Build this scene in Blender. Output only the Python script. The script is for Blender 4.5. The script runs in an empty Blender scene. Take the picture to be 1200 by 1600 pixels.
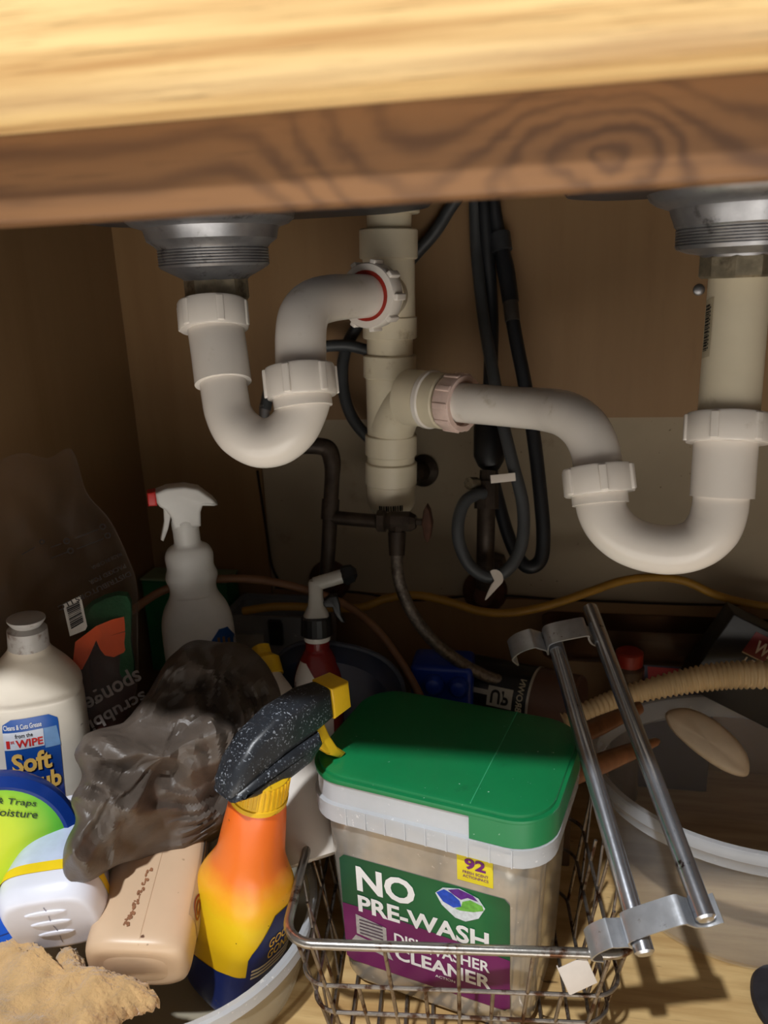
import bpy, bmesh, math, random
from mathutils import Vector, Matrix, noise
random.seed(7)
PI = math.pi
SC = bpy.context.scene
COL = SC.collection
def lin(c):
    return tuple((v/255/12.92 if v/255 <= .04045 else ((v/255+.055)/1.055)**2.4) for v in c)
# ------------------------------------------------------------------ camera
YAW, PITCH, ROLL, FPX = math.radians(11.3), math.radians(16.2), math.radians(-2.35), 1230.0
fw = Vector((-math.sin(YAW)*math.cos(PITCH), math.cos(YAW)*math.cos(PITCH), -math.sin(PITCH)))
r0 = Vector((math.cos(YAW), math.sin(YAW), 0)); u0 = r0.cross(fw)
rt = math.cos(ROLL)*r0 + math.sin(ROLL)*u0; up = -math.sin(ROLL)*r0 + math.cos(ROLL)*u0
CAM = Vector((0, 0, .58))
cd = bpy.data.cameras.new('camera'); co = bpy.data.objects.new('camera', cd); COL.objects.link(co)
cd.sensor_fit = 'HORIZONTAL'; cd.sensor_width = 36; cd.lens = FPX/1200*36
cd.clip_start = .01; cd.clip_end = 50
cd.dof.use_dof = True; cd.dof.focus_distance = .62; cd.dof.aperture_fstop = 10
co.matrix_world = Matrix(((rt.x, up.x, -fw.x, CAM.x), (rt.y, up.y, -fw.y, CAM.y), (rt.z, up.z, -fw.z, CAM.z), (0, 0, 0, 1)))
SC.camera = co
# ------------------------------------------------------------------ light
wd = bpy.data.worlds.new('room'); SC.world = wd; wd.use_nodes = True
bg = wd.node_tree.nodes['Background']; bg.inputs[0].default_value = (1, .9, .8, 1); bg.inputs[1].default_value = .19
ld = bpy.data.lights.new('kitchen_ceiling_lamp', 'AREA'); ld.shape = 'DISK'; ld.size = .075; ld.energy = 46; ld.color = (.95, .975, 1)
lo = bpy.data.objects.new('kitchen_ceiling_lamp', ld); COL.objects.link(lo); lo.location = (-.32, -.72, 2.1)
lo.rotation_euler = (Vector((-.05, .45, .2))-lo.location).to_track_quat('-Z', 'Y').to_euler()
sl = bpy.data.lights.new('bounce_spot', 'SPOT'); sl.energy = 2100; sl.spot_size = math.radians(26); sl.spot_blend = .25; sl.shadow_soft_size = .05; sl.color = (1, .97, .92)  # added unseen spot; lights the kitchen floor so its bounce brightens the pipes
so = bpy.data.objects.new('bounce_spot', sl); COL.objects.link(so); so.location = (1.3, -2.7, 2.2)
so.rotation_euler = (Vector((.05, -.75, -.12))-so.location).to_track_quat('-Z', 'Y').to_euler()
SC.view_settings.view_transform = 'Standard'; SC.view_settings.look = 'None'
SC.view_settings.exposure = 0; SC.view_settings.gamma = 1; SC.view_settings.use_curve_mapping = False
SC.cycles.use_denoising = True; SC.cycles.max_bounces = 10; SC.cycles.transparent_max_bounces = 24
SC.cycles.sample_clamp_indirect = 6
# ------------------------------------------------------------------ points read off the photograph (1200 x 1600)
def ray(px, py): return fw + (px-600)/FPX*rt - (py-800)/FPX*up
def P(px, py, d): return CAM + d*ray(px, py)
def PY(px, py, y): v = ray(px, py); return CAM + v*(y/v.y)
def PZ(px, py, z): v = ray(px, py); return CAM + v*((z-CAM.z)/v.z)
def V3(*a): return Vector(a)
# ------------------------------------------------------------------ materials
MATS = {}
def nd(nt, t, **kw):
    n = nt.nodes.new(t)
    for k, v in kw.items():
        if k == 'ins':
            for i, x in v.items(): n.inputs[i].default_value = x
        else: setattr(n, k, v)
    return n
def mth(nt, op, a, b=None, c=None):
    n = nt.nodes.new('ShaderNodeMath'); n.operation = op
    for i, x in enumerate((a, b, c)):
        if x is None: continue
        if isinstance(x, (int, float)): n.inputs[i].default_value = x
        else: nt.links.new(x, n.inputs[i])
    return n.outputs[0]
def mixc(nt, f, a, b):
    n = nt.nodes.new('ShaderNodeMix'); n.data_type = 'RGBA'
    for s, x in ((0, f), (6, a), (7, b)):
        if isinstance(x, (int, float)): n.inputs[s].default_value = x
        elif isinstance(x, tuple): n.inputs[s].default_value = (*x[:3], 1)
        else: nt.links.new(x, n.inputs[s])
    return n.outputs[2]
def base(name):
    m = bpy.data.materials.new(name); m.use_nodes = True
    nt = m.node_tree; b = nt.nodes['Principled BSDF']
    tc = nt.nodes.new('ShaderNodeTexCoord')
    return m, nt, b, tc.outputs['Object']
def noise_tex(nt, co, scale, detail=4, rough=.55, stretch=None):
    if stretch:
        mp = nd(nt, 'ShaderNodeMapping'); mp.inputs['Scale'].default_value = stretch
        nt.links.new(co, mp.inputs['Vector']); co = mp.outputs[0]
    n = nd(nt, 'ShaderNodeTexNoise'); n.inputs['Scale'].default_value = scale; n.inputs['Detail'].default_value = detail; n.inputs['Roughness'].default_value = rough
    nt.links.new(co, n.inputs['Vector']); return n.outputs['Fac']
def step(nt, x, a, b):
    n = nd(nt, 'ShaderNodeMapRange'); n.interpolation_type = 'SMOOTHSTEP'
    nt.links.new(x, n.inputs[0]); n.inputs[1].default_value = a; n.inputs[2].default_value = b; return n.outputs[0]
def bump(nt, b, h, strength, dist=.002):
    n = nd(nt, 'ShaderNodeBump'); n.inputs['Strength'].default_value = strength; n.inputs['Distance'].default_value = dist
    nt.links.new(h, n.inputs['Height']); nt.links.new(n.outputs[0], b.inputs['Normal'])
def mat(name, col, rough=.45, metal=0, var=.15, vs=30, dirt=None, speck=None, bmp=.05, bs=120, alpha=1, spec=.5, trans=0, ior=1.45, sheen=0, sss=0):
    """plain stuff with mottling, optional dirt (col, scale, lo, hi) and specks (col, scale, threshold)"""
    if name in MATS: return MATS[name]
    m, nt, b, oc = base(name)
    c = lin(col)
    f = noise_tex(nt, oc, vs)
    out = mixc(nt, step(nt, f, .3, .7), tuple(x*(1-var) for x in c), tuple(min(1, x*(1+var)) for x in c))
    if dirt:
        d = noise_tex(nt, oc, dirt[1], 6, .65)
        out = mixc(nt, step(nt, d, dirt[2], dirt[3]), out, lin(dirt[0]))
    if speck:
        d = noise_tex(nt, oc, speck[1], 2, .5)
        d2 = noise_tex(nt, oc, speck[1]*.12, 3, .6)
        out = mixc(nt, mth(nt, 'MULTIPLY', step(nt, d, speck[2], speck[2]+.05), step(nt, d2, .38, .62)), out, lin(speck[0]))
    nt.links.new(out, b.inputs['Base Color'])
    b.inputs['Roughness'].default_value = rough; b.inputs['Metallic'].default_value = metal
    b.inputs['Specular IOR Level'].default_value = spec; b.inputs['Alpha'].default_value = alpha
    b.inputs['Transmission Weight'].default_value = trans; b.inputs['IOR'].default_value = ior
    if sheen: b.inputs['Sheen Weight'].default_value = sheen
    if sss:
        b.inputs['Subsurface Weight'].default_value = sss; b.inputs['Subsurface Radius'].default_value = (.01, .007, .005); b.inputs['Subsurface Scale'].default_value = .5
    if bmp: bump(nt, b, noise_tex(nt, oc, bs, 5), bmp)
    MATS[name] = m; return m
def film(name, col, clear, rough=.12, scale=60, fac=.25, edge=.55):
    """thin plastic film: mostly see-through with glossy creases"""
    if name in MATS: return MATS[name]
    m, nt, b, oc = base(name)
    nt.nodes.remove(b); o = nt.nodes['Material Output']
    tr = nd(nt, 'ShaderNodeBsdfTransparent'); tr.inputs[0].default_value = (*lin(clear), 1)
    pr = nd(nt, 'ShaderNodeBsdfPrincipled'); pr.inputs['Base Color'].default_value = (*lin(col), 1); pr.inputs['Roughness'].default_value = rough; pr.inputs['Specular IOR Level'].default_value = .8
    h = noise_tex(nt, oc, scale, 4)
    bn = nd(nt, 'ShaderNodeBump'); bn.inputs['Strength'].default_value = .5; bn.inputs['Distance'].default_value = .004
    nt.links.new(h, bn.inputs['Height']); nt.links.new(bn.outputs[0], pr.inputs['Normal'])
    lw = nd(nt, 'ShaderNodeLayerWeight'); lw.inputs[0].default_value = .35; nt.links.new(bn.outputs[0], lw.inputs['Normal'])
    f = mth(nt, 'MULTIPLY_ADD', lw.outputs['Facing'], edge, fac)
    mx = nd(nt, 'ShaderNodeMixShader'); nt.links.new(f, mx.inputs[0]); nt.links.new(tr.outputs[0], mx.inputs[1]); nt.links.new(pr.outputs[0], mx.inputs[2])
    nt.links.new(mx.outputs[0], o.inputs['Surface']); MATS[name] = m; return m
def wood(name, light, dark, stretch=(1, 12, 12), scale=6, pores=.5, rough=.45, cathedral=0, knot=None, tick=None):
    """sawn wood: long grain along one axis, pores, optional knot (centre, size)"""
    if name in MATS: return MATS[name]
    m, nt, b, oc = base(name)
    f1 = noise_tex(nt, oc, scale, 5, .6, stretch)
    f2 = noise_tex(nt, oc, scale*9, 3, .6, (stretch[0]*.6, stretch[1], stretch[2]))
    g = f1
    if cathedral or knot:
        sp = nd(nt, 'ShaderNodeSeparateXYZ'); nt.links.new(oc, sp.inputs[0])
        w = noise_tex(nt, oc, 7, 3, .5, (1, 2.2, 2.2))
        ph = mth(nt, 'ADD', mth(nt, 'MULTIPLY', w, cathedral or 26), mth(nt, 'MULTIPLY', sp.outputs[2], 420))
        if knot:
            kx, kz, ks = knot
            dx = mth(nt, 'MULTIPLY', mth(nt, 'SUBTRACT', sp.outputs[0], kx), 1/ks*.62); dz = mth(nt, 'MULTIPLY', mth(nt, 'SUBTRACT', sp.outputs[2], kz), 1/ks)
            dd = mth(nt, 'SQRT', mth(nt, 'ADD', mth(nt, 'MULTIPLY', dx, dx), mth(nt, 'MULTIPLY', dz, dz)))
            dd = mth(nt, 'ADD', dd, mth(nt, 'MULTIPLY', mth(nt, 'SUBTRACT', noise_tex(nt, oc, 38, 3, .55), .5), 2.6))
            dd = mth(nt, 'ADD', dd, mth(nt, 'MULTIPLY', mth(nt, 'SUBTRACT', noise_tex(nt, oc, 12, 2, .5), .5), 3.0))
            near = step(nt, dd, 13.0, 1.5)
            ph = mth(nt, 'ADD', ph, mth(nt, 'MULTIPLY', mth(nt, 'MULTIPLY', dd, 6.0), near))
        s = mth(nt, 'MULTIPLY_ADD', mth(nt, 'SINE', ph), .5, .5)
        s = mth(nt, 'POWER', s, 1.5)
        g = mth(nt, 'ADD', mth(nt, 'MULTIPLY', s, .22), mth(nt, 'MULTIPLY', f1, .78))
    col = mixc(nt, step(nt, g, .3, .75), lin(light), lin(dark))
    col = mixc(nt, mth(nt, 'MULTIPLY', step(nt, f2, .58, .72), pores), col, tuple(x*.45 for x in lin(dark)))
    big = noise_tex(nt, oc, 3, 2)
    col = mixc(nt, mth(nt, 'MULTIPLY', step(nt, big, .35, .75), .35), col, tuple(x*.72 for x in lin(light)))
    if tick:
        t = noise_tex(nt, oc, tick, 2, .5, (1, 7, 1)); t2 = noise_tex(nt, oc, 9, 2)
        col = mixc(nt, mth(nt, 'MULTIPLY', step(nt, t, .69, .74), step(nt, t2, .45, .6)), col, lin((70, 45, 20)))
    nt.links.new(col, b.inputs['Base Color']); b.inputs['Roughness'].default_value = rough
    bump(nt, b, f2, .12, .001); MATS[name] = m; return m
def ramp_mat(name, stops, axis=2, rough=.35, nsc=60, namp=.01, speck=None, radial=None):
    """colour printed or moulded in along an axis (or a radius) of the thing itself"""
    m, nt, b, oc = base(name)
    sp = nd(nt, 'ShaderNodeSeparateXYZ'); nt.links.new(oc, sp.inputs[0])
    if radial:
        cx, cz = radial
        dx = mth(nt, 'SUBTRACT', sp.outputs[0], cx); dz = mth(nt, 'SUBTRACT', sp.outputs[2], cz)
        x = mth(nt, 'SQRT', mth(nt, 'ADD', mth(nt, 'MULTIPLY', dx, dx), mth(nt, 'MULTIPLY', dz, dz)))
    else: x = sp.outputs[axis]
    x = mth(nt, 'ADD', x, mth(nt, 'MULTIPLY', mth(nt, 'SUBTRACT', noise_tex(nt, oc, nsc, 5, .7), .5), namp))
    lo_, hi_ = stops[0][0], stops[-1][0]
    t = mth(nt, 'DIVIDE', mth(nt, 'SUBTRACT', x, lo_), hi_-lo_)
    cr = nd(nt, 'ShaderNodeValToRGB'); e = cr.color_ramp.elements
    while len(e) < len(stops): e.new(.5)
    for el, (p, c) in zip(e, stops): el.position = (p-lo_)/(hi_-lo_); el.color = (*lin(c), 1)
    nt.links.new(t, cr.inputs[0]); out = cr.outputs[0]
    if speck:
        d = noise_tex(nt, oc, speck[1], 3, .6)
        out = mixc(nt, step(nt, d, speck[2], speck[2]+.05), out, lin(speck[0]))
    nt.links.new(out, b.inputs['Base Color']); b.inputs['Roughness'].default_value = rough
    return m
# ------------------------------------------------------------------ geometry: every builder gives (verts, faces)
def merge(*gs):
    V, F = [], []
    for v, f in gs:
        n = len(V); V += list(v); F += [tuple(i+n for i in q) for q in f]
    return V, F
def xf(g, M): return [M @ Vector(v) for v in g[0]], g[1]
def loft(rings, cap=True, closed=True):
    n = len(rings[0]); V = [Vector(p) for r in rings for p in r]; F = []
    for k in range(len(rings)-1):
        for i in range(n if closed else n-1):
            j = (i+1) % n
            F.append((k*n+i, k*n+j, (k+1)*n+j, (k+1)*n+i))
    if cap:
        F.append(tuple(range(n-1, -1, -1))); F.append(tuple(range((len(rings)-1)*n, len(rings)*n)))
    return V, F
def cr_pts(pts, sub=6):
    pts = [Vector(p) for p in pts]; out = []
    for i in range(len(pts)-1):
        a, b, c, d = pts[max(i-1, 0)], pts[i], pts[i+1], pts[min(i+2, len(pts)-1)]
        for s in range(sub):
            t = s/sub
            out.append(.5*((2*b)+(c-a)*t+(2*a-5*b+4*c-d)*t*t+(3*b-a-3*c+d)*t**3))
    out.append(pts[-1]); return out
def tube(pts, r, n=14, sub=6, cap=True, smooth=True, wob=None):
    """r: a number, or one radius per given point"""
    rs = [r]*len(pts) if isinstance(r, (int, float)) else list(r)
    if smooth and len(pts) > 2:
        q = cr_pts([(*p, ) for p in pts], sub)
        rr = []
        for i in range(len(rs)-1): rr += [rs[i]+(rs[i+1]-rs[i])*s/sub for s in range(sub)]
        rr.append(rs[-1])
    else: q, rr = [Vector(p) for p in pts], rs
    rings = []; nrm = None
    for i, p in enumerate(q):
        t = (q[min(i+1, len(q)-1)]-q[max(i-1, 0)]).normalized()
        if nrm is None:
            nrm = t.cross(Vector((0, 0, 1)) if abs(t.z) < .9 else Vector((1, 0, 0))).normalized()
        else: nrm = (nrm-t*nrm.dot(t)).normalized()
        bi = t.cross(nrm); R = rr[i]*(wob(i) if wob else 1)
        rings.append([p+R*(math.cos(a)*nrm+math.sin(a)*bi) for a in [2*PI*k/n for k in range(n)]])
    return loft(rings, cap)
def lathe(prof, n=40, M=None, cap=True):
    rings = [[Vector((r*math.cos(2*PI*k/n), r*math.sin(2*PI*k/n), z)) for k in range(n)] for r, z in prof]
    g = loft(rings, cap); return xf(g, M) if M else g
def axis_m(a, b):
    """matrix with origin a, z towards b"""
    z = (Vector(b)-Vector(a)).normalized(); x = z.cross(Vector((0, 1, 0)))
    x = x.normalized() if x.length > 1e-3 else Vector((1, 0, 0)); y = z.cross(x)
    return Matrix(((x.x, y.x, z.x, a[0]), (x.y, y.y, z.y, a[1]), (x.z, y.z, z.z, a[2]), (0, 0, 0, 1)))
def frame(b, t, face=None):
    """matrix at b, z towards t, -y towards the viewer side `face`"""
    b, t = Vector(b), Vector(t); z = (t-b).normalized()
    f = Vector(face) if face else CAM-b
    y = -(f-z*f.dot(z)).normalized(); x = y.cross(z)
    return Matrix(((x.x, y.x, z.x, b.x), (x.y, y.y, z.y, b.y), (x.z, y.z, z.z, b.z), (0, 0, 0, 1)))
def box(a, b, bev=0):
    (x0, y0, z0), (x1, y1, z1) = a, b
    if not bev:
        V = [Vector((x, y, z)) for z in (z0, z1) for x, y in ((x0, y0), (x1, y0), (x1, y1), (x0, y1))]
        return V, [(3, 2, 1, 0), (4, 5, 6, 7), (0, 1, 5, 4), (1, 2, 6, 5), (2, 3, 7, 6), (3, 0, 4, 7)]
    bm = bmesh.new(); bmesh.ops.create_cube(bm, size=1)
    for v in bm.verts: v.co = Vector(((x0+x1)/2+v.co.x*(x1-x0), (y0+y1)/2+v.co.y*(y1-y0), (z0+z1)/2+v.co.z*(z1-z0)))
    bmesh.ops.bevel(bm, geom=bm.edges[:], offset=bev, segments=3, affect='EDGES', profile=.5)
    return frombm(bm)
def frombm(bm):
    bm.verts.index_update(); g = ([v.co.copy() for v in bm.verts], [tuple(v.index for v in f.verts) for f in bm.faces]); bm.free(); return g
def prism(outline, y0, y1, bev=0):
    """outline in (x,z), extruded along y, edges rounded"""
    bm = bmesh.new(); vs = [bm.verts.new((x, y0, z)) for x, z in outline]; f = bm.faces.new(vs)
    r = bmesh.ops.extrude_face_region(bm, geom=[f])
    for v in r['geom']:
        if isinstance(v, bmesh.types.BMVert): v.co.y = y1
    bmesh.ops.recalc_face_normals(bm, faces=bm.faces[:])
    if bev: bmesh.ops.bevel(bm, geom=[e for e in bm.edges if abs(e.verts[0].co.y-e.verts[1].co.y) < 1e-6], offset=bev, segments=3, affect='EDGES', profile=.5)
    return frombm(bm)
def sel(a, b, p, n, cx=0, cy=0):
    out = []
    for k in range(n):
        t = 2*PI*k/n; c, s = math.cos(t), math.sin(t)
        out.append((cx+a*math.copysign(abs(c)**(2/p), c), cy+b*math.copysign(abs(s)**(2/p), s)))
    return out
def rrect(a, b, r, seg=6, cx=0, cy=0):
    out = []
    for qx, qy, s in ((1, 1, 0), (-1, 1, 1), (-1, -1, 2), (1, -1, 3)):
        for k in range(seg+1):
            t = (s+k/seg)*PI/2
            out.append((cx+qx*(a-r)+r*math.cos(t), cy+qy*(b-r)+r*math.sin(t)))
    return out
class Body:
    """a moulded bottle: sections (z, half width, half depth, squareness[, cx, cy]) along local z"""
    def __init__(s, secs, sub=4, n=56):
        secs = [tuple(q)+(0, 0)*(len(q) == 4) for q in secs]
        s.q = []
        for i in range(len(secs)-1):
            a, b, c, d = secs[max(i-1, 0)], secs[i], secs[i+1], secs[min(i+2, len(secs)-1)]
            for k in range(sub):
                t = k/sub; row = []
                for A, B, C_, D in zip(a, b, c, d):
                    m1 = (C_-A)/2; m2 = (D-B)/2
                    if (B-A)*(C_-B) <= 0: m1 = 0
                    if (C_-B)*(D-C_) <= 0: m2 = 0
                    row.append((2*t**3-3*t*t+1)*B+(t**3-2*t*t+t)*m1+(-2*t**3+3*t*t)*C_+(t**3-t*t)*m2)
                s.q.append(row)
        s.q.append(list(secs[-1])); s.n = n
    def geo(s):
        return loft([[(x, y, z) for x, y in sel(a, b, p, s.n, cx, cy)] for z, a, b, p, cx, cy in s.q])
    def at(s, z):
        q = s.q
        for i in range(len(q)-1):
            if q[i][0] <= z <= q[i+1][0]:
                t = (z-q[i][0])/max(1e-9, q[i+1][0]-q[i][0]); return [A+(B-A)*t for A, B in zip(q[i], q[i+1])]
        return q[0] if z < q[0][0] else q[-1]
    def front(s, x, z, e=.0004):
        _, a, b, p, cx, cy = s.at(z); u = min(.98, abs((x-cx)/a))
        return Vector((x, cy-(b)*(1-u**p)**(1/p)-e, z))
    def right(s, y, z, e=.0004):
        _, a, b, p, cx, cy = s.at(z); u = min(.98, abs((y-cy)/b))
        return Vector((cx+a*(1-u**p)**(1/p)+e, y, z))
def patch(surf, z0, z1, xl, xr, nz=14, nx=12, e=.0004):
    """decal: rows from z0 to z1 with left and right bounds xl(z), xr(z)"""
    fl = xl if callable(xl) else (lambda z: xl); fr = xr if callable(xr) else (lambda z: xr)
    V, F = [], []
    for j in range(nz+1):
        z = z0+(z1-z0)*j/nz; a, b = fl(z), fr(z)
        for i in range(nx+1): V.append(surf(a+(b-a)*i/nx, z, e))
    for j in range(nz):
        for i in range(nx):
            k = j*(nx+1)+i; F.append((k, k+1, k+nx+2, k+nx+1))
    return V, F
def rr_patch(surf, x0, x1, z0, z1, r, e=.0004, nz=18, nx=12):
    def inset(z):
        d = min(z-z0, z1-z)
        return 0 if d >= r else r-math.sqrt(max(0, r*r-(r-d)**2))
    return patch(surf, z0, z1, lambda z: x0+inset(z), lambda z: x1-inset(z), nz, nx, e)
_TX = {}
def text2d(s, bold=.0, spacing=1.0):
    k = (s, bold, spacing)
    if k in _TX: return _TX[k]
    cu = bpy.data.curves.new('t', 'FONT'); cu.body = s; cu.size = 1; cu.offset = bold; cu.space_character = spacing; cu.resolution_u = 3
    ob = bpy.data.objects.new('t', cu); COL.objects.link(ob); bpy.context.view_layer.update()
    me = bpy.data.meshes.new_from_object(ob.evaluated_get(bpy.context.evaluated_depsgraph_get()))
    V = [(v.co.x, v.co.y) for v in me.vertices]; F = [tuple(p.vertices) for p in me.polygons]
    bpy.data.objects.remove(ob); bpy.data.curves.remove(cu); bpy.data.meshes.remove(me)
    x0 = min(v[0] for v in V); x1 = max(v[0] for v in V); y0 = min(v[1] for v in V); y1 = max(v[1] for v in V)
    _TX[k] = ([((x-x0)/(x1-x0), (y-y0)/(y1-y0)) for x, y in V], F); return _TX[k]
def text(surf, s, x0, x1, z0, z1, bold=.02, e=.0008, flip=False, rot=0, shear=0):
    """words fitted into the box x0..x1, z0..z1 of a surface (rot: quarter turns)"""
    V, F = text2d(s, bold); W = []
    for u, v in V:
        if flip: u, v = 1-u, 1-v
        if rot == 1: u, v = 1-v, u
        if rot == 3: u, v = v, 1-u
        W.append(surf(x0+(x1-x0)*u+shear*v, z0+(z1-z0)*v+0, e))
    return W, F
def disc(surf, cx, cz, rx, rz=None, e=.0008, n=28, a0=0, a1=2*PI, hole=0):
    rz = rz or rx; V, F = [], []
    for k in range(n+1):
        t = a0+(a1-a0)*k/n
        for q in (hole, .5+hole/2, 1): V.append(surf(cx+rx*q*math.cos(t), cz+rz*q*math.sin(t), e))
    for k in range(n):
        for q in range(2):
            i = k*3+q; F.append((i, i+1, i+4, i+3))
    return V, F
def poly(surf, pts, e=.0008):
    return [surf(x, z, e) for x, z in pts], [tuple(range(len(pts)))]
def blob(outline, tf, tb, N=None, nr=16, nt=84, disp=None, ex=.5, sub=8):
    """closed cushion on an outline of 3D points, tf thick towards N and tb behind"""
    o = [Vector(p) for p in outline]; c = sum(o, Vector())/len(o)
    q = cr_pts(o[-1:]+o+o[:2], sub)[sub:-sub]
    n = len(q); N = (Vector(N) if N else (CAM-c)).normalized()
    V, F = [], []
    for side in (1, -1):
        for k in range(nr+1):
            s = (k/nr)**.8
            for i in range(n):
                h = max(0, 1-s*s)**ex*(tf if side > 0 else -tb)
                p = c+(q[i]-c)*s+N*h
                if disp: p = p+disp(p, s, side, N)
                V.append(p)
    R = nr+1
    for sd in (0, 1):
        for k in range(nr):
            for i in range(n):
                j = (i+1) % n; a = sd*R*n
                f = (a+k*n+i, a+k*n+j, a+(k+1)*n+j, a+(k+1)*n+i); F.append(f if sd == 0 else f[::-1])
    bm = bmesh.new(); vs = [bm.verts.new(v) for v in V]
    for f in F:
        try: bm.faces.new([vs[i] for i in f])
        except ValueError: pass
    bmesh.ops.remove_doubles(bm, verts=bm.verts[:], dist=.0002)
    bmesh.ops.recalc_face_normals(bm, faces=bm.faces[:])
    return frombm(bm)
_dirs = [Vector((random.gauss(0, 1), random.gauss(0, 1), random.gauss(0, 1))).normalized() for _ in range(16)]
def crumple(p, f=14, seed=0):
    w = Vector((noise.noise(p*9+V3(seed, 0, 0)), noise.noise(p*9+V3(7, seed, 0)), noise.noise(p*9+V3(0, 3, seed))))*.045
    t = 0
    for i, d in enumerate(_dirs[:9]):
        fr = f*(1+.45*i); x = (p+w*(1+.15*i)).dot(d)*fr+i*1.7+seed
        t += (abs(2*(x-math.floor(x+.5)))-.5)/(1+.55*i)
    return t
# ------------------------------------------------------------------ objects
MW = {}
def setp(o, label=None, cat=None, group=None, kind=None):
    for k, v in (('label', label), ('category', cat), ('group', group), ('kind', kind)):
        if v: o[k] = v
    return o
def thing(name, label, cat, at, group=None):
    o = bpy.data.objects.new(name, None); COL.objects.link(o); o.empty_display_size = .02
    M = at if isinstance(at, Matrix) else Matrix.Translation(Vector(at))
    o.matrix_world = M; MW[o.name] = M.copy(); return setp(o, label, cat, group)
def obj(name, g, m, parent=None, world=False, label=None, smooth=35, kind=None):
    """one mesh object; with world=True the points are in world space, else in the thing's own"""
    M = MW[parent.name] if parent else Matrix()
    V = [Vector(v) for v in g[0]]
    if world and parent: I = M.inverted(); V = [I @ v for v in V]
    me = bpy.data.meshes.new(name); me.from_pydata([tuple(v) for v in V], [], g[1]); me.validate()
    bm = bmesh.new(); bm.from_mesh(me); bmesh.ops.recalc_face_normals(bm, faces=bm.faces[:]); bm.to_mesh(me); bm.free()
    me.materials.append(m)
    for p in me.polygons: p.use_smooth = True
    if smooth: me.set_sharp_from_angle(angle=math.radians(smooth))
    o = bpy.data.objects.new(name, me); COL.objects.link(o)
    MW[o.name] = M
    if parent: o.parent = parent
    return setp(o, label, kind=kind)
def single(name, g, m, label, cat, group=None, smooth=35, kind=None):
    """a thing that is one mesh, its origin at its base"""
    V = [Vector(v) for v in g[0]]; lo_ = min(v.z for v in V); c = sum(V, Vector())/len(V); c.z = lo_
    o = obj(name, ([v-c for v in V], g[1]), m, smooth=smooth); o.location = c
    MW[o.name] = Matrix.Translation(c); return setp(o, label, cat, group, kind)
def struct(name, g, m, smooth=35): return setp(obj(name, g, m, smooth=smooth), kind='structure')

# ================================================================== materials used often
pvc = mat('white_pvc', (228, 221, 213), .2, var=.04, vs=12, dirt=((190, 178, 158), 25, .62, .8), bmp=.02, sss=.0)
pvc_old = mat('cream_pvc', (216, 205, 180), .38, var=.06, vs=14, dirt=((165, 145, 110), 30, .6, .78), bmp=.03)
pvc_pink = mat('primer_stained_pvc', (222, 196, 186), .35, var=.08, vs=60, bmp=.02)
red_seal = mat('red_rubber', (150, 40, 25), .5)
dull_metal = mat('dull_steel', (150, 150, 153), .36, .8, var=.2, vs=40, dirt=((60, 56, 52), 60, .55, .75), bmp=.06)
sink_mat = mat('sink_underside', (74, 76, 82), .45, .5, var=.15, vs=20)
brass_nut = mat('tarnished_brass', (138, 128, 108), .42, .6, var=.35, vs=70, dirt=((60, 48, 35), 50, .5, .7), bmp=.15)
brass = mat('bright_brass', (190, 150, 80), .3, 1)
pipe_dark = mat('tarnished_pipe', (62, 52, 44), .5, .5, var=.3, vs=60, dirt=((40, 30, 24), 40, .5, .7), bmp=.15)
rust = mat('rusty_steel', (74, 46, 32), .75, .3, var=.35, vs=60, bmp=.3)
rubber = mat('black_rubber', (30, 32, 36), .42, var=.2, bmp=.03)
hose_grey = mat('grey_hose', (62, 64, 66), .45, var=.15, bmp=.05)
black_pl = mat('black_plastic', (20, 20, 22), .35, var=.2)
white_pl = mat('white_plastic', (228, 226, 222), .35, var=.04, dirt=((170, 150, 125), 20, .66, .8), bmp=.02)
paper = mat('white_paper', (215, 205, 195), .8, var=.06)
ink = mat('black_ink', (22, 20, 20), .6, var=.1, bmp=0)
white_ink = mat('white_ink', (238, 238, 238), .45, var=.03, bmp=0)
frost = mat('frosted_plastic', (208, 212, 218), .22, var=.06, vs=18, alpha=.42, spec=.6, bmp=.06, bs=40)
frost_rim = mat('frosted_plastic_rim', (214, 217, 222), .2, var=.06, vs=18, alpha=.62, spec=.6, speck=((250, 250, 250), 260, .66), bmp=.05, bs=40)
chrome = mat('worn_chrome', (196, 199, 206), .24, .92, var=.08, vs=50, dirt=((70, 52, 42), 75, .62, .7), bmp=.05)
strap_m = mat('galvanised_strap', (190, 193, 198), .34, .75, var=.12, vs=60, dirt=((110, 92, 80), 110, .63, .7), bmp=.08)
wire_m = mat('rusty_chrome_wire', (170, 166, 160), .28, .9, var=.15, vs=60, dirt=((92, 62, 44), 60, .5, .66), bmp=.1)
ply = wood('plywood_back', (140, 108, 70), (131, 98, 60), (8, 8, .7), 3, .08, .6)
ply_side = wood('plywood_side', (136, 106, 72), (128, 98, 64), (8, 8, .7), 3, .08, .6)
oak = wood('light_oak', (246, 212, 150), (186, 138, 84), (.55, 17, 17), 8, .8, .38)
oak_rail = wood('shaded_oak_rail', (138, 98, 62), (86, 58, 38), (.7, 9, 9), 6, .3, .55, cathedral=11, knot=(PY(935, 240, .283).x, PY(935, 240, .283).z, .0062))  # wood colour darkened to include the shade below the drawer front
pine = wood('floor_ply', (224, 190, 132), (186, 146, 92), (.8, 9, 9), 7, .3, .5, tick=34)

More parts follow.
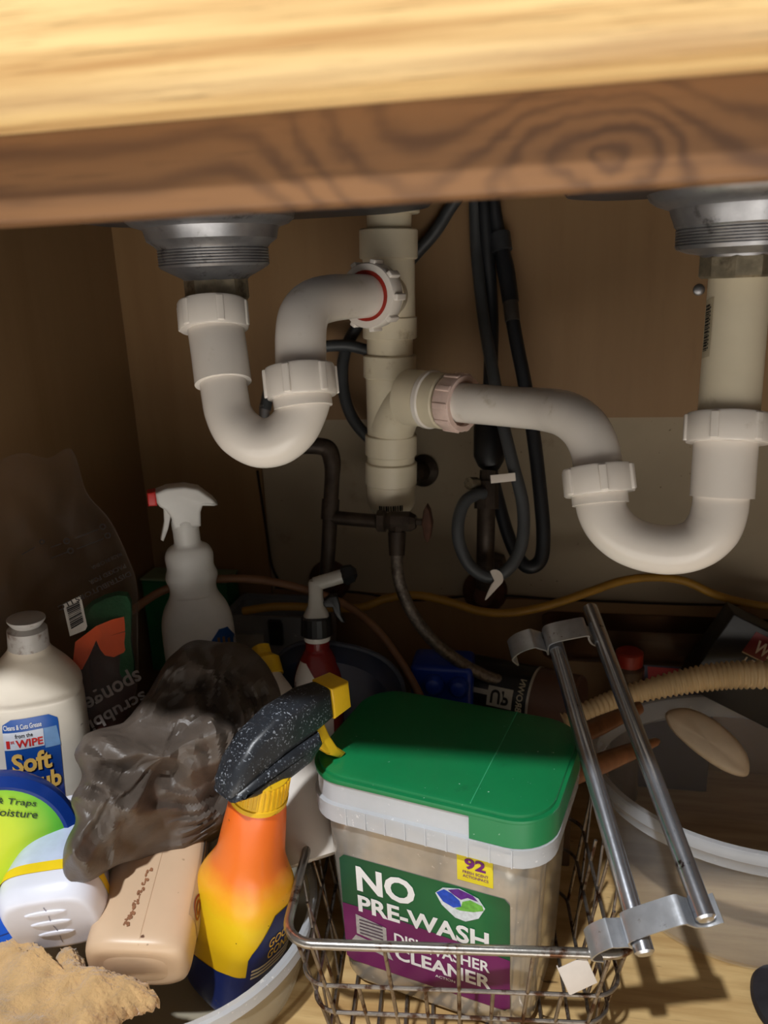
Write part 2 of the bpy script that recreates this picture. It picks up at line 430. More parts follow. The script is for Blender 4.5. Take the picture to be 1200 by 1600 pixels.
# ================================================================== the cabinet
XL, XR, YB, YF, ZT = -.479, .46, .885, .302, .86
struct('floor', box((XL, .25, -.018), (XR, YB, 0)), pine)
kf = mat('kitchen_floor_tile', (216, 212, 206), .5, var=.06, vs=5, bmp=.03, bs=40)
struct('floor_kitchen', box((-1.6, -2.6, -.14), (1.6, .25, -.12)), kf)
struct('ceiling', box((XL-.02, .26, ZT), (XR+.02, YB+.02, ZT+.03)), ply)
struct('wall_left', box((XL-.016, .302, -.018), (XL, YB+.02, ZT)), ply_side)
struct('wall_right', box((XR, .302, -.018), (XR+.016, YB+.02, ZT)), ply_side)
drywall = mat('wallboard', (158, 144, 122), .85, var=.06, vs=9, dirt=((110, 92, 72), 16, .62, .85), speck=((80, 62, 45), 170, .73), bmp=.12, bs=60)
wb = struct('wall_back', box((XL, YB, -.018), (XR, YB+.012, ZT)), drywall)
zs = PY(1090, 650, YB).z; zl = PY(800, 933, YB).z; xs = PY(416, 800, YB).x
yp = YB-.006
obj('panel', prism([(XL, 0), (xs, 0), (xs, zs), (XR, zs), (XR, ZT), (XL, ZT)], yp, YB), ply, wb)
obj('panel', box((xs+.0015, yp, 0), (XR, YB, zl), .0012), ply, wb)
gap = mat('dark_gap', (38, 26, 16), .9)
obj('crack', tube([PY(402, 735, yp-.001), PY(414, 815, yp-.001), PY(424, 880, yp-.001), PY(434, 905, yp-.001)], .0016, 6), gap, wb, True)
obj('crack', tube([PY(x, y, yp-.001) for x, y in ((430, 918), (560, 926), (640, 938), (760, 930), (880, 937), (960, 940), (1060, 944), (1200, 946))], .0014, 6), gap, wb, True)
# rail of the face frame and the false drawer front above the opening
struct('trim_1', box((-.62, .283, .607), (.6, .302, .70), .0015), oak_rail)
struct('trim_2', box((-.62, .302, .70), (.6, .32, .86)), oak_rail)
pr = [(.0, .16), (0, .012), (.002, .006), (.006, .002), (.011, 0), (.02, 0), (.02, .16)]
V, F = [], []
n = len(pr); xs_ = (-.62, .6)
V = [Vector((x, .262+a, .637+b)) for x in xs_ for a, b in pr]
F = [tuple(range(n)), tuple(range(2*n-1, n-1, -1))]+[(i, (i+1) % n, n+(i+1) % n, n+i) for i in range(n)]
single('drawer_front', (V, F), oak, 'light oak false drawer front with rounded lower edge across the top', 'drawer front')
# ================================================================== sink and drains
zb = .639
sk = thing('double_bowl_sink', 'dark steel underside of a double bowl sink above the pipes', 'sink', (-.05, .6, zb))
def bowl(cx, hx, hy, cy=.59):
    rings = []
    for r, z in ((.6, 0), (.86, 0), (.93, .002), (.975, .012), (1, .035), (1.02, ZT-zb-.004)):
        rings.append([(x, y, zb+z) for x, y in rrect(hx*r, hy*r, .05*r, 6, cx, cy)])
    return loft(rings)
obj('bowl', bowl(-.245, .165, .172), sink_mat, sk, True)
obj('bowl', bowl(.175, .165, .172), sink_mat, sk, True)


def zpx(px, py, y): return PY(px, py, y).z
def drain(cx0, rows, y, nut, label, group='sink strainers'):
    """rows: (pixel row, half width in px) of the metal body, nut: likewise"""
    a = PY(cx0, rows[0][0], y); d = (a-CAM).dot(fw)
    t = thing('sink_strainer', label, 'strainer', (a.x, y, zpx(cx0, rows[-1][0], y)), group)
    R = lambda rows_: [(hw*d/FPX, zpx(cx0, py, y)) for py, hw in rows_]
    M = Matrix.Translation((a.x, y, 0))
    fl, bd = R(rows[:4]), R(rows[3:])
    obj('flange', lathe(fl, 56, M), dull_metal, t, True)
    pf = []
    for i, (r, z) in enumerate(bd): pf.append((r, z))
    obj('threaded_body', lathe(pf, 56, M), dull_metal, t, True, smooth=20)
    z0, z1 = zpx(cx0, nut[1], y), zpx(cx0, nut[0], y); rn = nut[2]*d/FPX
    g = lathe([(rn*.94, z0), (rn, z0+.0015), (rn, z1-.0015), (rn*.94, z1)], 10, M)
    obj('coupling_nut', g, brass_nut, t, True, smooth=15)
    return t, M, d
yL = .60
thr = lambda y0, y1, hw, n: [(y0+(y1-y0)*i/n, hw-(1.6 if i % 2 else 0)) for i in range(n+1)]
tL, ML, dL = drain(328, [(334, 132), (345, 130), (352, 122), (357, 106), (362, 104), (376, 101), (384, 90)]+thr(388, 414, 87, 12)+[(418, 84), (426, 70), (434, 54), (438, 50)], yL, (435, 470, 52), 'grey metal sink strainer with tarnished nut above the upper trap')
tR, MR, dR = drain(1166, [(296, 148), (306, 143), (314, 132), (322, 112), (330, 110), (340, 106), (350, 103)]+thr(352, 380, 101, 12)+[(386, 98), (392, 82), (396, 62), (400, 60)], yL-.012, (396, 433, 62), 'grey metal sink strainer with tarnished nut above the trap beside the frame edge')
obj('brass_ring', lathe([(.019, zpx(328, 476, yL)), (.0225, zpx(328, 475, yL)), (.0225, zpx(328, 468, yL)), (.019, zpx(328, 467, yL))], 32, ML), brass, tL, True, 'bright brass ring under the nut')
# ================================================================== PVC pipes
def nut_geo(p, ax, r, h, ribs=6, rib=.0016, ph=.3):
    """slip nut centred at p along ax with raised ribs"""
    M = axis_m(Vector(p)-Vector(ax).normalized()*h/2, Vector(p)+Vector(ax).normalized()*h/2)
    g = [lathe([(r*.86, 0), (r*.97, 0), (r, .0015), (r, h-.0015), (r*.97, h), (r*.8, h), (r*.78, h*.6)], 48, M)]
    for k in range(ribs):
        a = 2*PI*k/ribs+ph
        b = box((r-.002, -.0028, .001), (r+rib, .0028, h-.001), .001)
        g.append(xf(b, M @ Matrix.Rotation(a, 4, 'Z')))
    return merge(*g)
def path(pts, ymax=.868):
    out = []
    for px_, py_, d_ in pts:
        q_ = P(px_, py_, d_); out.append(q_ if q_.y <= ymax else PY(px_, py_, ymax))
    return out
dn = Vector((0, 0, 1))
# --- the trap under the left bowl
a = P(333, 495, .6)
t = thing('p_trap', 'white plastic trap curving under the drain nearest the cabinet side wall', 'pipe', P(400, 735, .59), 'sink traps')
r = .0176
obj('slip_nut', nut_geo(P(333, 494, .6), P(333, 478, .6)-P(336, 515, .6), 54*.6/FPX, .021, 6, .0012, .1), pvc, t, True)
obj('socket', tube(path([(337, 512, .6), (344, 560, .595), (349, 599, .592)]), 43.5*.6/FPX, 36, 4), pvc, t, True)
pts = [(347, 585, .592), (352, 620, .59), (358, 648, .588), (374, 674, .586), (402, 691, .585), (432, 689, .584), (457, 670, .583), (471, 644, .583), (477, 620, .583), (478, 610, .583)]
obj('trap_bend', tube(path(pts), [36.5*.59/FPX]*3+[39*.586/FPX]*5+[41*.584/FPX]*2, 36, 7), pvc, t, True)
obj('collar', tube(path([(474, 637, .582), (471, 612, .582)]), 46*.582/FPX, 36, smooth=False), pvc, t, True)
obj('slip_nut', nut_geo(P(470, 597, .582), P(468, 580, .582)-P(471, 610, .582), 55*.582/FPX, .0225, 6, .0018, .45), pvc, t, True)
pts = [(470, 600, .582), (470, 560, .584), (470, 525, .586), (474, 496, .592), (488, 476, .602), (512, 467, .622), (540, 464, .648), (568, 463, .672), (590, 462, .69)]
obj('trap_arm', tube(path(pts), [40*.583/FPX]*4+[.0182]*5, 36, 7), pvc, t, True)
ax = P(590, 462, .69)-P(540, 464, .648)
ctr = P(580, 462, .682)
obj('slip_nut', nut_geo(ctr, ax, .0275, .017, 9, .003, .2), pvc, t, True)
M = axis_m(ctr-ax.normalized()*.0086, ctr)
obj('washer', lathe([(.0184, -.0006), (.0212, -.0006), (.0212, .0004), (.0184, .0004)], 36, M), red_seal, t, True, label='thin red washer inside the large nut')
# --- the vertical stack
SX, dS = 608, .785
ys = P(608, 500, dS).y
ts = thing('drain_stack', 'cream plastic vertical drain pipe with couplings and a rounded bottom cap', 'pipe', PY(611, 808, ys))
def cyl(px0, py0, px1, py1, hw, m, name, label=None, n=40, d=None, rnd=.0012):
    A, B = PY(px0, py0, ys), PY(px1, py1, ys); dd = (A-CAM).dot(fw); r = hw*dd/FPX; L = (B-A).length
    M = axis_m(A, B)
    return obj(name, lathe([(r-rnd*1.2, 0), (r, rnd), (r, L-rnd), (r-rnd*1.2, L)], n, M), m, ts, True, label)
cyl(608, 240, 608, 362, 36, pvc_old, 'pipe')
cyl(611, 290, 610, 333, 46, pvc_old, 'cap_flange')
cyl(607, 358, 607, 405, 46, pvc_old, 'coupling')
cyl(607, 400, 609, 500, 41, pvc_old, 'tee_body')
cyl(609, 494, 609, 529, 42.5, pvc_old, 'coupling')
cyl(609, 525, 609, 558, 36, pvc_old, 'pipe')
cyl(609, 554, 609, 590, 41.5, pvc_old, 'coupling')
cyl(609, 584, 611, 684, 37.5, pvc_old, 'tee_body')
cyl(611, 678, 611, 711, 40.5, pvc_old, 'coupling')
cyl(611, 708, 611, 726, 37, pvc_old, 'pipe')
cyl(611, 721, 611, 756, 40.5, pvc_old, 'coupling')
A, B = PY(611, 752, ys), PY(612, 809, ys); dd = (A-CAM).dot(fw); r = 38*dd/FPX; L = (B-A).length
M = axis_m(A, B)
capo = obj('end_cap', lathe([(r, 0), (r, L-r*.85)]+[(r*math.cos(t_), L-r*.85+r*.85*math.sin(t_)) for t_ in [PI/2*k/8 for k in range(1, 8)]]+[(r*.05, L)], 40, M), pvc_old, ts, True)
# faded print on the cap
def cyl_surf(A, d_, r_):
    c = Vector(A)
    def f(x, z, e):
        a_ = x/r_; vd = (CAM-c); vd.z = 0; vd.normalize(); sd = Vector((-vd.y, vd.x, 0))
        return c+(r_+e)*(math.cos(a_)*vd+math.sin(a_)*sd)+Vector((0, 0, z))
    return f
cs = cyl_surf(PY(611, 785, ys), dd, r)
obj('printed_mark', merge(*[patch(cs, -.003, .003, -.013+i*.0024, -.013+i*.0024+(.0012 if i % 3 else .0018), 1, 1) for i in range(11)]), ink, capo, True)
# tee hub towards the upper trap
h0 = ctr+ax.normalized()*.006; h1 = PY(607, 462, ys)
obj('tee_branch', lathe([(.0235, 0), (.0252, .002), (.0252, .018), (.0215, .022), (.021, (h1-h0).length)], 40, axis_m(h0, h1)), pvc_old, ts, True)
# sweeping branch towards the lower trap
pts = [PY(612, 690, ys), PY(613, 668, ys-.004), PY(622, 645, ys-.008), PY(640, 630, ys-.014), PY(668, 625, ys-.024)]
rb = 37*dS/FPX
obj('sweep_branch', tube(pts, [rb*.9, rb, rb, rb*1.02, rb*1.06], 40, 8), pvc_old, ts, True)
bd = (P(720, 629, .70)-P(640, 622, .755))
def ring(p0, p1, r_, m, name, parent, label=None): return obj(name, lathe([(r_-.0015, 0), (r_, .0012), (r_, (p1-p0).length-.0012), (r_-.0015, (p1-p0).length)], 44, axis_m(p0, p1)), m, parent, True, label)
q = lambda s: P(636+100*s, 620+12*s, .752-.05*s)
ring(q(0), q(.34), .0262, pvc_old, 'branch_coupling', ts)
ring(q(.33), q(.42), .0272, pvc, 'branch_lip', ts)
ring(q(.4), q(.62), .0256, pvc_old, 'branch_coupling', ts)
# --- the trap under the right bowl
t = thing('p_trap', 'long white plastic trap running to the drain with the barcode sticker', 'pipe', P(1050, 897, .555), 'sink traps')
obj('slip_nut', nut_geo(q(.78), q(1)-q(0), .0258, .018, 10, .0012), pvc_pink, t, True, label='slip nut stained pink by primer')
pts = [(690, 627, .722), (730, 630, .70), (800, 636, .665), (850, 640, .632), (885, 648, .605), (912, 668, .59), (928, 698, .583), (934, 730, .58), (934, 752, .579)]
obj('trap_arm', tube(path(pts), [31*.715/FPX, 31*.7/FPX, 31.5*.665/FPX, 33.5*.632/FPX, 36*.605/FPX, 37.5*.59/FPX, 37.5*.583/FPX, 37.5*.58/FPX, 37*.58/FPX], 36, 7), pvc, t, True)
obj('slip_nut', nut_geo(P(935, 751, .579), P(934, 738, .579)-P(937, 765, .578), 54*.579/FPX, .0205, 6, .0018, .62), pvc, t, True)
obj('collar', tube(path([(936, 765, .578), (938, 788, .577)]), 43*.578/FPX, 36, smooth=False), pvc, t, True)
pts = [(936, 770, .578), (940, 796, .576), (953, 821, .574), (977, 842, .571), (1010, 855, .567), (1050, 859, .562), (1088, 850, .557), (1113, 827, .554), (1124, 798, .553), (1127, 770, .553), (1128, 760, .553)]
obj('trap_bend', tube(path(pts), [38*.577/FPX]*4+[38.5*.565/FPX]*3+[41.5*.554/FPX]*4, 36, 7), pvc, t, True)
obj('socket', tube(path([(1128, 777, .5525), (1134, 690, .55)]), [47.5*.552/FPX, 47.5*.55/FPX], 36, smooth=False), pvc, t, True)
nc = P(1137, 670, .5495)
wing = box((.02, -.006, .003), (.052, .006, .0185), .002)
Mn = axis_m(nc-dn*.01, nc+dn*.01)
obj('slip_nut', merge(nut_geo(nc, P(1138, 655, .55)-P(1136, 690, .55), 62*.5495/FPX, .0205, 6, .0016, .0), xf(wing, Matrix.Translation(nc-dn*.011))), pvc, t, True)
tp = obj('tailpiece', tube([P(1137, 662, .5495), P(1156, 428, .548)], 45.5*.549/FPX, 40, smooth=False), pvc_old, t, True, label='older cream tailpiece')
# barcode sticker along the tailpiece
c0, c1 = P(1137, 662, .5495), P(1156, 428, .548); axd = (c1-c0).normalized(); rr_ = 45.5*.549/FPX
mid = c0+axd*((c1-c0).length*.62); vd = (CAM-mid); vd = (vd-axd*vd.dot(axd)).normalized(); sd = axd.cross(vd)
def tsurf(x, z, e):
    a_ = x/rr_; return mid+axd*z+(rr_+e)*(math.cos(a_)*vd+math.sin(a_)*sd)
st = obj('sticker', patch(tsurf, -.0205, .0205, -.0272, -.0165, 2, 8), mat('old_clear_tape', (176, 164, 138), .4, var=.05), tp, True, label='barcode sticker along the side')
bars = []
z = -.016
random.seed(3)
while z < .016:
    w = random.choice((.0005, .0009, .0014)); bars.append(patch(tsurf, z, z+w, -.0245, -.0195, 1, 5, .0008)); z += w+random.choice((.0006, .001))
for k in range(11): bars.append(patch(tsurf, -.015+k*.0028, -.0137+k*.0028, -.0192, -.0182, 1, 1, .0008))
obj('barcode', merge(*bars), ink, tp, True)
# ================================================================== supply pipes, valves and hoses
ye = drain_y = YB
# --- left supply: pipe out of the wall flange, elbow at the top, branch with a stop valve
t = thing('supply_pipe', 'dark tarnished supply pipe with top elbow and side valve before the wallboard', 'pipe', P(516, 905, .84))
dl = .815
obj('riser', tube([P(508, 915, .835), P(513, 860, .82), P(516, 800, dl), P(519, 745, dl), P(519, 722, dl), P(513, 703, dl), P(498, 697, dl), P(470, 697, dl)], [.0075, .0075, .0078, .0078, .009, .0095, .0088, .0085], 18, 6), pipe_dark, t, True)
obj('sleeve', tube([P(515, 812, dl), P(517, 780, dl)], .0092, 18, smooth=False), pipe_dark, t, True)
obj('branch', tube([P(515, 808, dl), P(560, 812, dl-.01), P(600, 815, dl-.02)], .0072, 18), pipe_dark, t, True)
v0, v1 = P(588, 814, dl-.022), P(650, 815, dl-.03)
M = axis_m(v0, v1); L = (v1-v0).length
obj('valve_body', merge(lathe([(.008, 0), (.0115, .002), (.0115, .009), (.0085, .011), (.0105, .016), (.0105, L-.006), (.007, L)], 8, M), tube([P(620, 812, dl-.026), P(620, 850, dl-.027)], .0085, 8, smooth=False)), pipe_dark, t, True, smooth=20)
obj('valve_stem', tube([v1, P(666, 816, dl-.032)], .0035, 10, smooth=False), pipe_dark, t, True)
h = P(668, 817, dl-.032); ho = [(.0045*math.cos(k*PI/4)*(1 if k % 2 else 1.2), .0195*math.sin(k*PI/4)) for k in range(8)]
obj('valve_handle', xf(prism(ho, -.006, .006, .0015), Matrix.Translation(h)), rust, t, True, label='rusty oval valve handle')
w = PY(516, 906, YB); M = axis_m(w, w+V3(0, -1, .12))
obj('wall_flange', lathe([(.026, .0005), (.026, .004), (.018, .010), (.010, .014), (.010, .022)], 36, M), rust, t, True)
# --- braided hose from that valve down to the floor
t = thing('braided_hose', 'braided steel supply hose curving down from the middle valve behind the green lid', 'hose', P(790, 1068, .80))
pts = [P(620, 862, dl-.027), P(623, 905, dl-.03), P(640, 950, dl-.03), P(668, 992, dl-.03), P(705, 1025, dl-.02), P(750, 1052, dl-.01), P(800, 1070, dl), P(846, 1086, dl+.01), P(872, 1112, dl+.01)]
braid = mat('braided_steel', (120, 112, 104), .38, .7, var=.3, vs=260, dirt=((60, 50, 42), 40, .5, .7), bmp=.4, bs=500)
obj('hose', tube(pts, .0062, 16, 8), braid, t, True)
obj('ferrule', tube([P(620, 832, dl-.027), P(620, 868, dl-.027)], [.0092, .0078], 12, smooth=False), pipe_dark, t, True)
# --- wall stub behind the stack
t = thing('pipe_stub', 'dark capped stub on the wallboard behind the cream stack', 'pipe', PY(662, 735, YB))
w = PY(662, 735, YB); M = axis_m(w, w+V3(-.3, -1, .1))
obj('flange', lathe([(.019, .0005), (.019, .003), (.012, .008), (.011, .028)], 28, M), pipe_dark, t, True)
obj('cap', lathe([(.0125, .026), (.0135, .028), (.0135, .040), (.011, .042)], 8, M), pipe_dark, t, True, smooth=20)
# --- right supply valve
t = thing('shutoff_valve', 'dark shutoff valve on a short pipe with rusty round wall flange', 'valve', P(758, 930, .83))
dv = .80
obj('riser', tube([P(758, 915, dv+.035), P(758, 880, dv+.015), P(759, 840, dv), P(760, 770, dv)], .0092, 18), pipe_dark, t, True)
obj('valve_body', merge(tube([P(760, 795, dv), P(761, 752, dv)], [.0125, .0115], 8, smooth=False), tube([P(761, 755, dv), P(762, 735, dv)], .008, 8, smooth=False), tube([P(752, 757, dv), P(738, 756, dv-.01)], .0055, 10, smooth=False)), pipe_dark, t, True, smooth=20)
obj('outlet', tube([P(744, 756, dv-.006), P(732, 755, dv-.014)], [.0068, .0062], 8, smooth=False), brass_nut, t, True, smooth=20)
w = PY(758, 922, YB); M = axis_m(w, w+V3(0, -1, .1))
obj('wall_flange', lathe([(.0265, .0005), (.0265, .005), (.02, .011), (.012, .016), (.012, .026)], 36, M), rust, t, True)
w = PY(776, 878, YB); M = axis_m(w, w+V3(-.1, -1, .1))
obj('side_nut', lathe([(.012, .0005), (.014, .004), (.014, .03), (.010, .034)], 6, M), pipe_dark, t, True, smooth=15)
# --- faucet hoses
t = thing('faucet_hose', 'grey flexible faucet hose looping round the shutoff valve with a paper tag', 'hose', P(770, 905, .785))
pts = [(742, 250, .84), (742, 318, .83), (745, 400, .82), (756, 500, .81), (770, 580, .80), (783, 650, .785), (800, 720, .775), (817, 790, .772), (815, 850, .772), (795, 888, .772), (765, 902, .775), (735, 885, .775), (718, 850, .775), (716, 815, .776), (726, 785, .78), (745, 772, .785), (755, 771, .79)]
obj('hose', tube(path(pts), [.0062]*17, 16, 6), hose_grey, t, True)
tag = blob(path([(766, 893, .768), (775, 890, .766), (784, 896, .766), (786, 908, .766), (776, 920, .766), (758, 938, .764), (766, 916, .766), (772, 906, .767)]), .0006, .0006, nr=5, nt=40)
obj('tag', tag, paper, t, True, label='torn white paper tag')
t = thing('spray_hose', 'black pull-out sprayer hose hanging in a long loop with a weight', 'hose', P(830, 890, .79))
pts = [(754, 250, .85), (756, 318, .845), (762, 400, .84), (768, 500, .835), (766, 600, .83), (765, 690, .825), (768, 735, .82), (778, 780, .815), (792, 830, .81), (808, 868, .805), (826, 886, .80), (845, 874, .80), (849, 835, .80), (845, 780, .80), (835, 690, .802), (822, 610, .806), (808, 540, .81), (800, 495, .812)]
obj('hose', tube(path(pts), [.0075]*6+[.0068]*4+[.0072]*8, 16, 6), rubber, t, True)
obj('weight', tube(path([(764, 655, .82), (765, 668, .815), (765, 712, .812), (767, 724, .812), (769, 733, .815)]), [.013, .0165, .0165, .0135, .008], 28, smooth=False), black_pl, t, True, label='black cylindrical hose weight')
obj('connector', tube(path([(801, 502, .81), (797, 468, .812)]), .0078, 16, smooth=False), mat('grey_connector', (92, 88, 84), .4, .6), t, True, label='grey metal connector')
obj('upper_hose', tube(path([(798, 472, .812), (790, 420, .815), (780, 370, .82), (772, 318, .83), (768, 250, .84)]), [.0085, .0092, .0072, .0065, .0065], 16), rubber, t, True)
obj('clip', tube(path([(785, 392, .812), (781, 365, .815)]), .0105, 12, smooth=False), mat('dark_clip', (52, 54, 58), .4), t, True)
t = thing('hose_tag', 'small pink-white paper flag beside the valve top', 'tag', P(785, 750, .78))
obj('flag', xf(box((-.012, -.0006, -.004), (.012, .0006, .004), .0003), frame(P(786, 747, .766), P(785, 737, .766))), paper, t, True)
t = thing('supply_hose', 'dark grey hose crossing behind the cream stack under the sink', 'hose', P(680, 400, .85))
obj('hose', tube(path([(760, 250, .86), (708, 318, .86), (680, 362, .862), (640, 408, .864), (590, 470, .866), (552, 520, .866), (537, 560, .866), (536, 605, .866), (548, 648, .866), (572, 680, .866), (600, 700, .868)]), .0066, 14, 6), hose_grey, t, True)
t = thing('supply_hose', 'dark grey hose looping from the middle stack behind the nearer trap arm', 'hose', P(540, 560, .85))
obj('hose', tube(path([(640, 590, .852), (600, 560, .85), (572, 547, .848), (540, 540, .845), (500, 543, .842), (455, 560, .84), (425, 600, .84), (414, 640, .84)]), .0062, 14, 6), hose_grey, t, True)
obj('end_fitting', tube(path([(414, 634, .84), (412, 660, .84)]), [.006, .0052], 12, smooth=False), dull_metal, t, True, label='steel end fitting')
sc_ = PY(1092, 453, yp); t = thing('wall_screw', 'single dark screw head in the brown back panel', 'screw', sc_)
obj('head', lathe([(.0058, .0002), (.0056, .0014), (.004, .0026), (.001, .0029)], 16, axis_m(sc_, sc_+V3(0, -1, 0))), dull_metal, t, True)
# --- cables along the back
ycol = mat('yellow_cable_jacket', (150, 110, 34), .5, var=.15, bmp=.03)
cb = [(380, 955, .85), (430, 948, .845), (500, 949, .84), (560, 950, .835), (605, 935, .833), (650, 930, .833), (700, 940, .83), (750, 955, .825), (800, 957, .825), (860, 945, .825), (920, 925, .83), (970, 908, .835), (1020, 902, .838), (1070, 908, .84), (1120, 930, .84), (1180, 945, .84), (1240, 950, .84)]
single('yellow_cable', tube(path(cb), [.0045]*17, 12, 6), ycol, 'yellow cable running in waves along the bottom of the back wall', 'cable')
bcol = mat('brown_cable_jacket', (120, 84, 58), .5, var=.12)
single('brown_cable', tube(path([(205, 955, .78), (250, 925, .78), (300, 910, .785), (360, 904, .80), (420, 908, .81), (480, 922, .82), (540, 945, .815), (590, 985, .80), (630, 1040, .79), (655, 1085, .78), (670, 1120, .77)]), .0042, 12, 6), bcol, 'thin brown cable arching in front of the white spray bottle', 'cable')

# ================================================================== back row, in the dark
ZB = .12
card = mat('brown_cardboard', (92, 70, 50), .8, var=.12)
t = thing('cardboard_box', 'low brown cardboard box along the back wall under the blue caddy', 'box', (-.17, .78, 0))
obj('carton', box((-.40, .69, 0), (.04, .868, ZB-.0015), .002), card, t, True)
obj('flap', box((-.40, .689, ZB-.0015), (-.182, .868, ZB), .0005), card, t, True)
obj('flap', box((-.178, .689, ZB-.0015), (.04, .868, ZB), .0005), card, t, True)
# --- green box
zt = PY(240, 904, .83).z; xg0, xg1 = XL+.006, PY(352, 898, .83).x
t = thing('storage_box', 'dark green cardboard box behind the white spray bottle in the corner', 'box', ((xg0+xg1)/2, .85, ZB))
gm = mat('green_card', (14, 92, 52), .55, var=.15)
obj('carton', box((xg0, .83, ZB), (xg1, .868, zt-.003), .002), gm, t, True)
obj('rim', box((xg0-.001, .829, zt-.003), (xg1+.001, .869, zt), .001), mat('pale_green_card', (130, 150, 120), .6), t, True, label='pale worn top edge')
# --- white spray bottle with red nozzle
b0 = P(308, 1000, .80); zb0 = 0
o_ = P(312, 1000, .80); ax_ = Vector((-.01, 0, 1)).normalized(); top = o_+ax_*.2
T = frame(o_, top, CAM-b0)
base_down = o_.z-ZB-.001
def spray_white():
    t = thing('spray_bottle', 'white trigger spray bottle with red nozzle standing in the back corner', 'bottle', T)
    k = .80/FPX
    dz = base_down/ax_.z
    bd_ = Body([(-dz, 40*k, 26*k, 2.6), (-dz+.004, 48*k, 30*k, 2.8), (-dz*.5, 54*k, 32*k, 3), (-.01, 55*k, 32*k, 3), (.020, 54*k, 32*k, 2.8), (.036, 48*k, 31*k, 2.6), (.050, 37*k, 28*k, 2.4), (.060, 35*k, 27*k, 2.4), (.070, 39*k, 28*k, 2.4), (.080, 35*k, 27*k, 2.3), (.090, 36*k, 27*k, 2.3), (.099, 31*k, 24*k, 2.2), (.103, 22*k, 20*k, 2), (.106, 19*k, 19*k, 2)], 4, 48)
    b = obj('bottle_body', bd_.geo(), white_pl, t)
    lab = mat('blue_print', (20, 70, 130), .4, var=.2)
    lb = obj('label', patch(bd_.front, -.03, .017, lambda z: .006+max(0, (z+.0))*.8, lambda z: bd_.at(z)[1]*.97-(max(0, z-.005)*.5), 12, 10), lab, b)
    obj('label_stripe', merge(*[patch(bd_.front, -.02, .010-abs(i-1.5)*.003, .012+.005*i, .0145+.005*i, 8, 2, .0008) for i in range(4)]), mat('brown_print', (120, 90, 60), .5), b)
    obj('grip_ridge', merge(*[tube([bd_.front(-.016+.005*i, .052+.0*j, -.0002) for i in range(7)], .0012, 6) for j in range(1)]), white_pl, b)
    obj('neck', lathe([(17*k, .104), (19.5*k, .106), (19.5*k, .118), (20*k, .119), (20*k, .127), (17*k, .131)], 32), white_pl, t)
    hd = [(-33*k, .146), (-36*k, .150), (-36*k, .160), (-20*k, .163), (5*k, .163), (25*k, .159), (44*k, .147), (50*k, .141), (44*k, .1405), (28*k, .142), (24*k, .136), (22*k, .122), (-17*k, .122), (-19*k, .134), (-24*k, .141)]
    obj('trigger_head', xf(prism(hd, -.012, .012, .003), Matrix.Identity(4)), white_pl, t)
    obj('nozzle', xf(prism([(-36*k, .1465), (-36*k, .1605), (-48*k, .160), (-49*k, .147)], -.0085, .0085, .0015), Matrix.Identity(4)), mat('red_plastic', (200, 40, 36), .4), t, label='red square nozzle')
    tr_ = [(-20*k, .142), (-28*k, .143), (-30*k, .128), (-38*k, .112), (-34*k, .110), (-25*k, .122), (-19*k, .134)]
    obj('trigger', prism(tr_, -.006, .006, .0015), white_pl, t)
spray_white()
# --- grey plastic bin behind the little red bottle
x0, x1 = PY(352, 985, .80).x, PY(512, 985, .80).x; zt = PY(430, 962, .80).z
t = thing('plastic_bin', 'grey plastic bin with dark latch behind the small red bottle', 'bin', ((x0+x1)/2, .83, ZB))
gpl = mat('grey_plastic', (128, 132, 138), .35, var=.1, speck=((225, 225, 225), 120, .72))
M_ = lambda hx, hy, z: [(x, y, z) for x, y in rrect(hx, hy, .012, 5, (x0+x1)/2, .83)]
hx = (x1-x0)/2
obj('bin_body', loft([M_(hx*.9, .028, ZB), M_(hx*.97, .031, zt-.006), M_(hx*.94, .029, zt-.006), M_(hx*.88, .026, ZB+.004)]), gpl, t, True)
obj('rim', loft([M_(hx*.96, .031, zt-.008), M_(hx, .034, zt-.007), M_(hx, .034, zt), M_(hx*.95, .030, zt), M_(hx*.96, .031, zt-.008)], cap=False), gpl, t, True)
L0 = PY(431, 985, .797)
obj('latch', box((L0.x-.008, .793, L0.z-.018), (L0.x+.008, .802, L0.z+.014), .002), black_pl, t, True, label='black upright latch')
L1 = PY(396, 1000, .797)
obj('sticker', box((L1.x-.022, .794, L1.z-.012), (L1.x+.014, .799, L1.z+.008), .0004), mat('pale_sticker', (150, 150, 146), .6), t, True)
# --- shallow navy dish leaning on the bin
kb = .77/FPX
c_ = P(520, 1100, .77); y_ = c_.y
t = thing('shallow_dish', 'dark navy plastic dish leaning behind the small red bottle', 'dish', (c_.x, y_, ZB))
nv = mat('navy_plastic', (30, 40, 62), .4, var=.1)
M = Matrix.Translation(c_) @ Matrix.Rotation(math.radians(8), 4, 'Y')
ra, rb_ = 108*kb, (c_.z-ZB-.002)
rb_ = max(rb_, 60*kb)
def dring(s, yy): return [M @ Vector((x, yy, z)) for x, z in sel(ra*s, 92*kb*s if s else 0, 2.6, 56)]
obj('dish_body', loft([dring(.5, -.008), dring(.85, -.006), dring(.97, .004), dring(1, .014), dring(.97, .016), dring(.9, .008), dring(.5, .002)]), nv, t, True)
obj('rim', loft([dring(.985, .011), dring(1.03, .012), dring(1.035, .016), dring(.985, .0175)]), mat('slate_plastic', (70, 74, 86), .4), t, True)
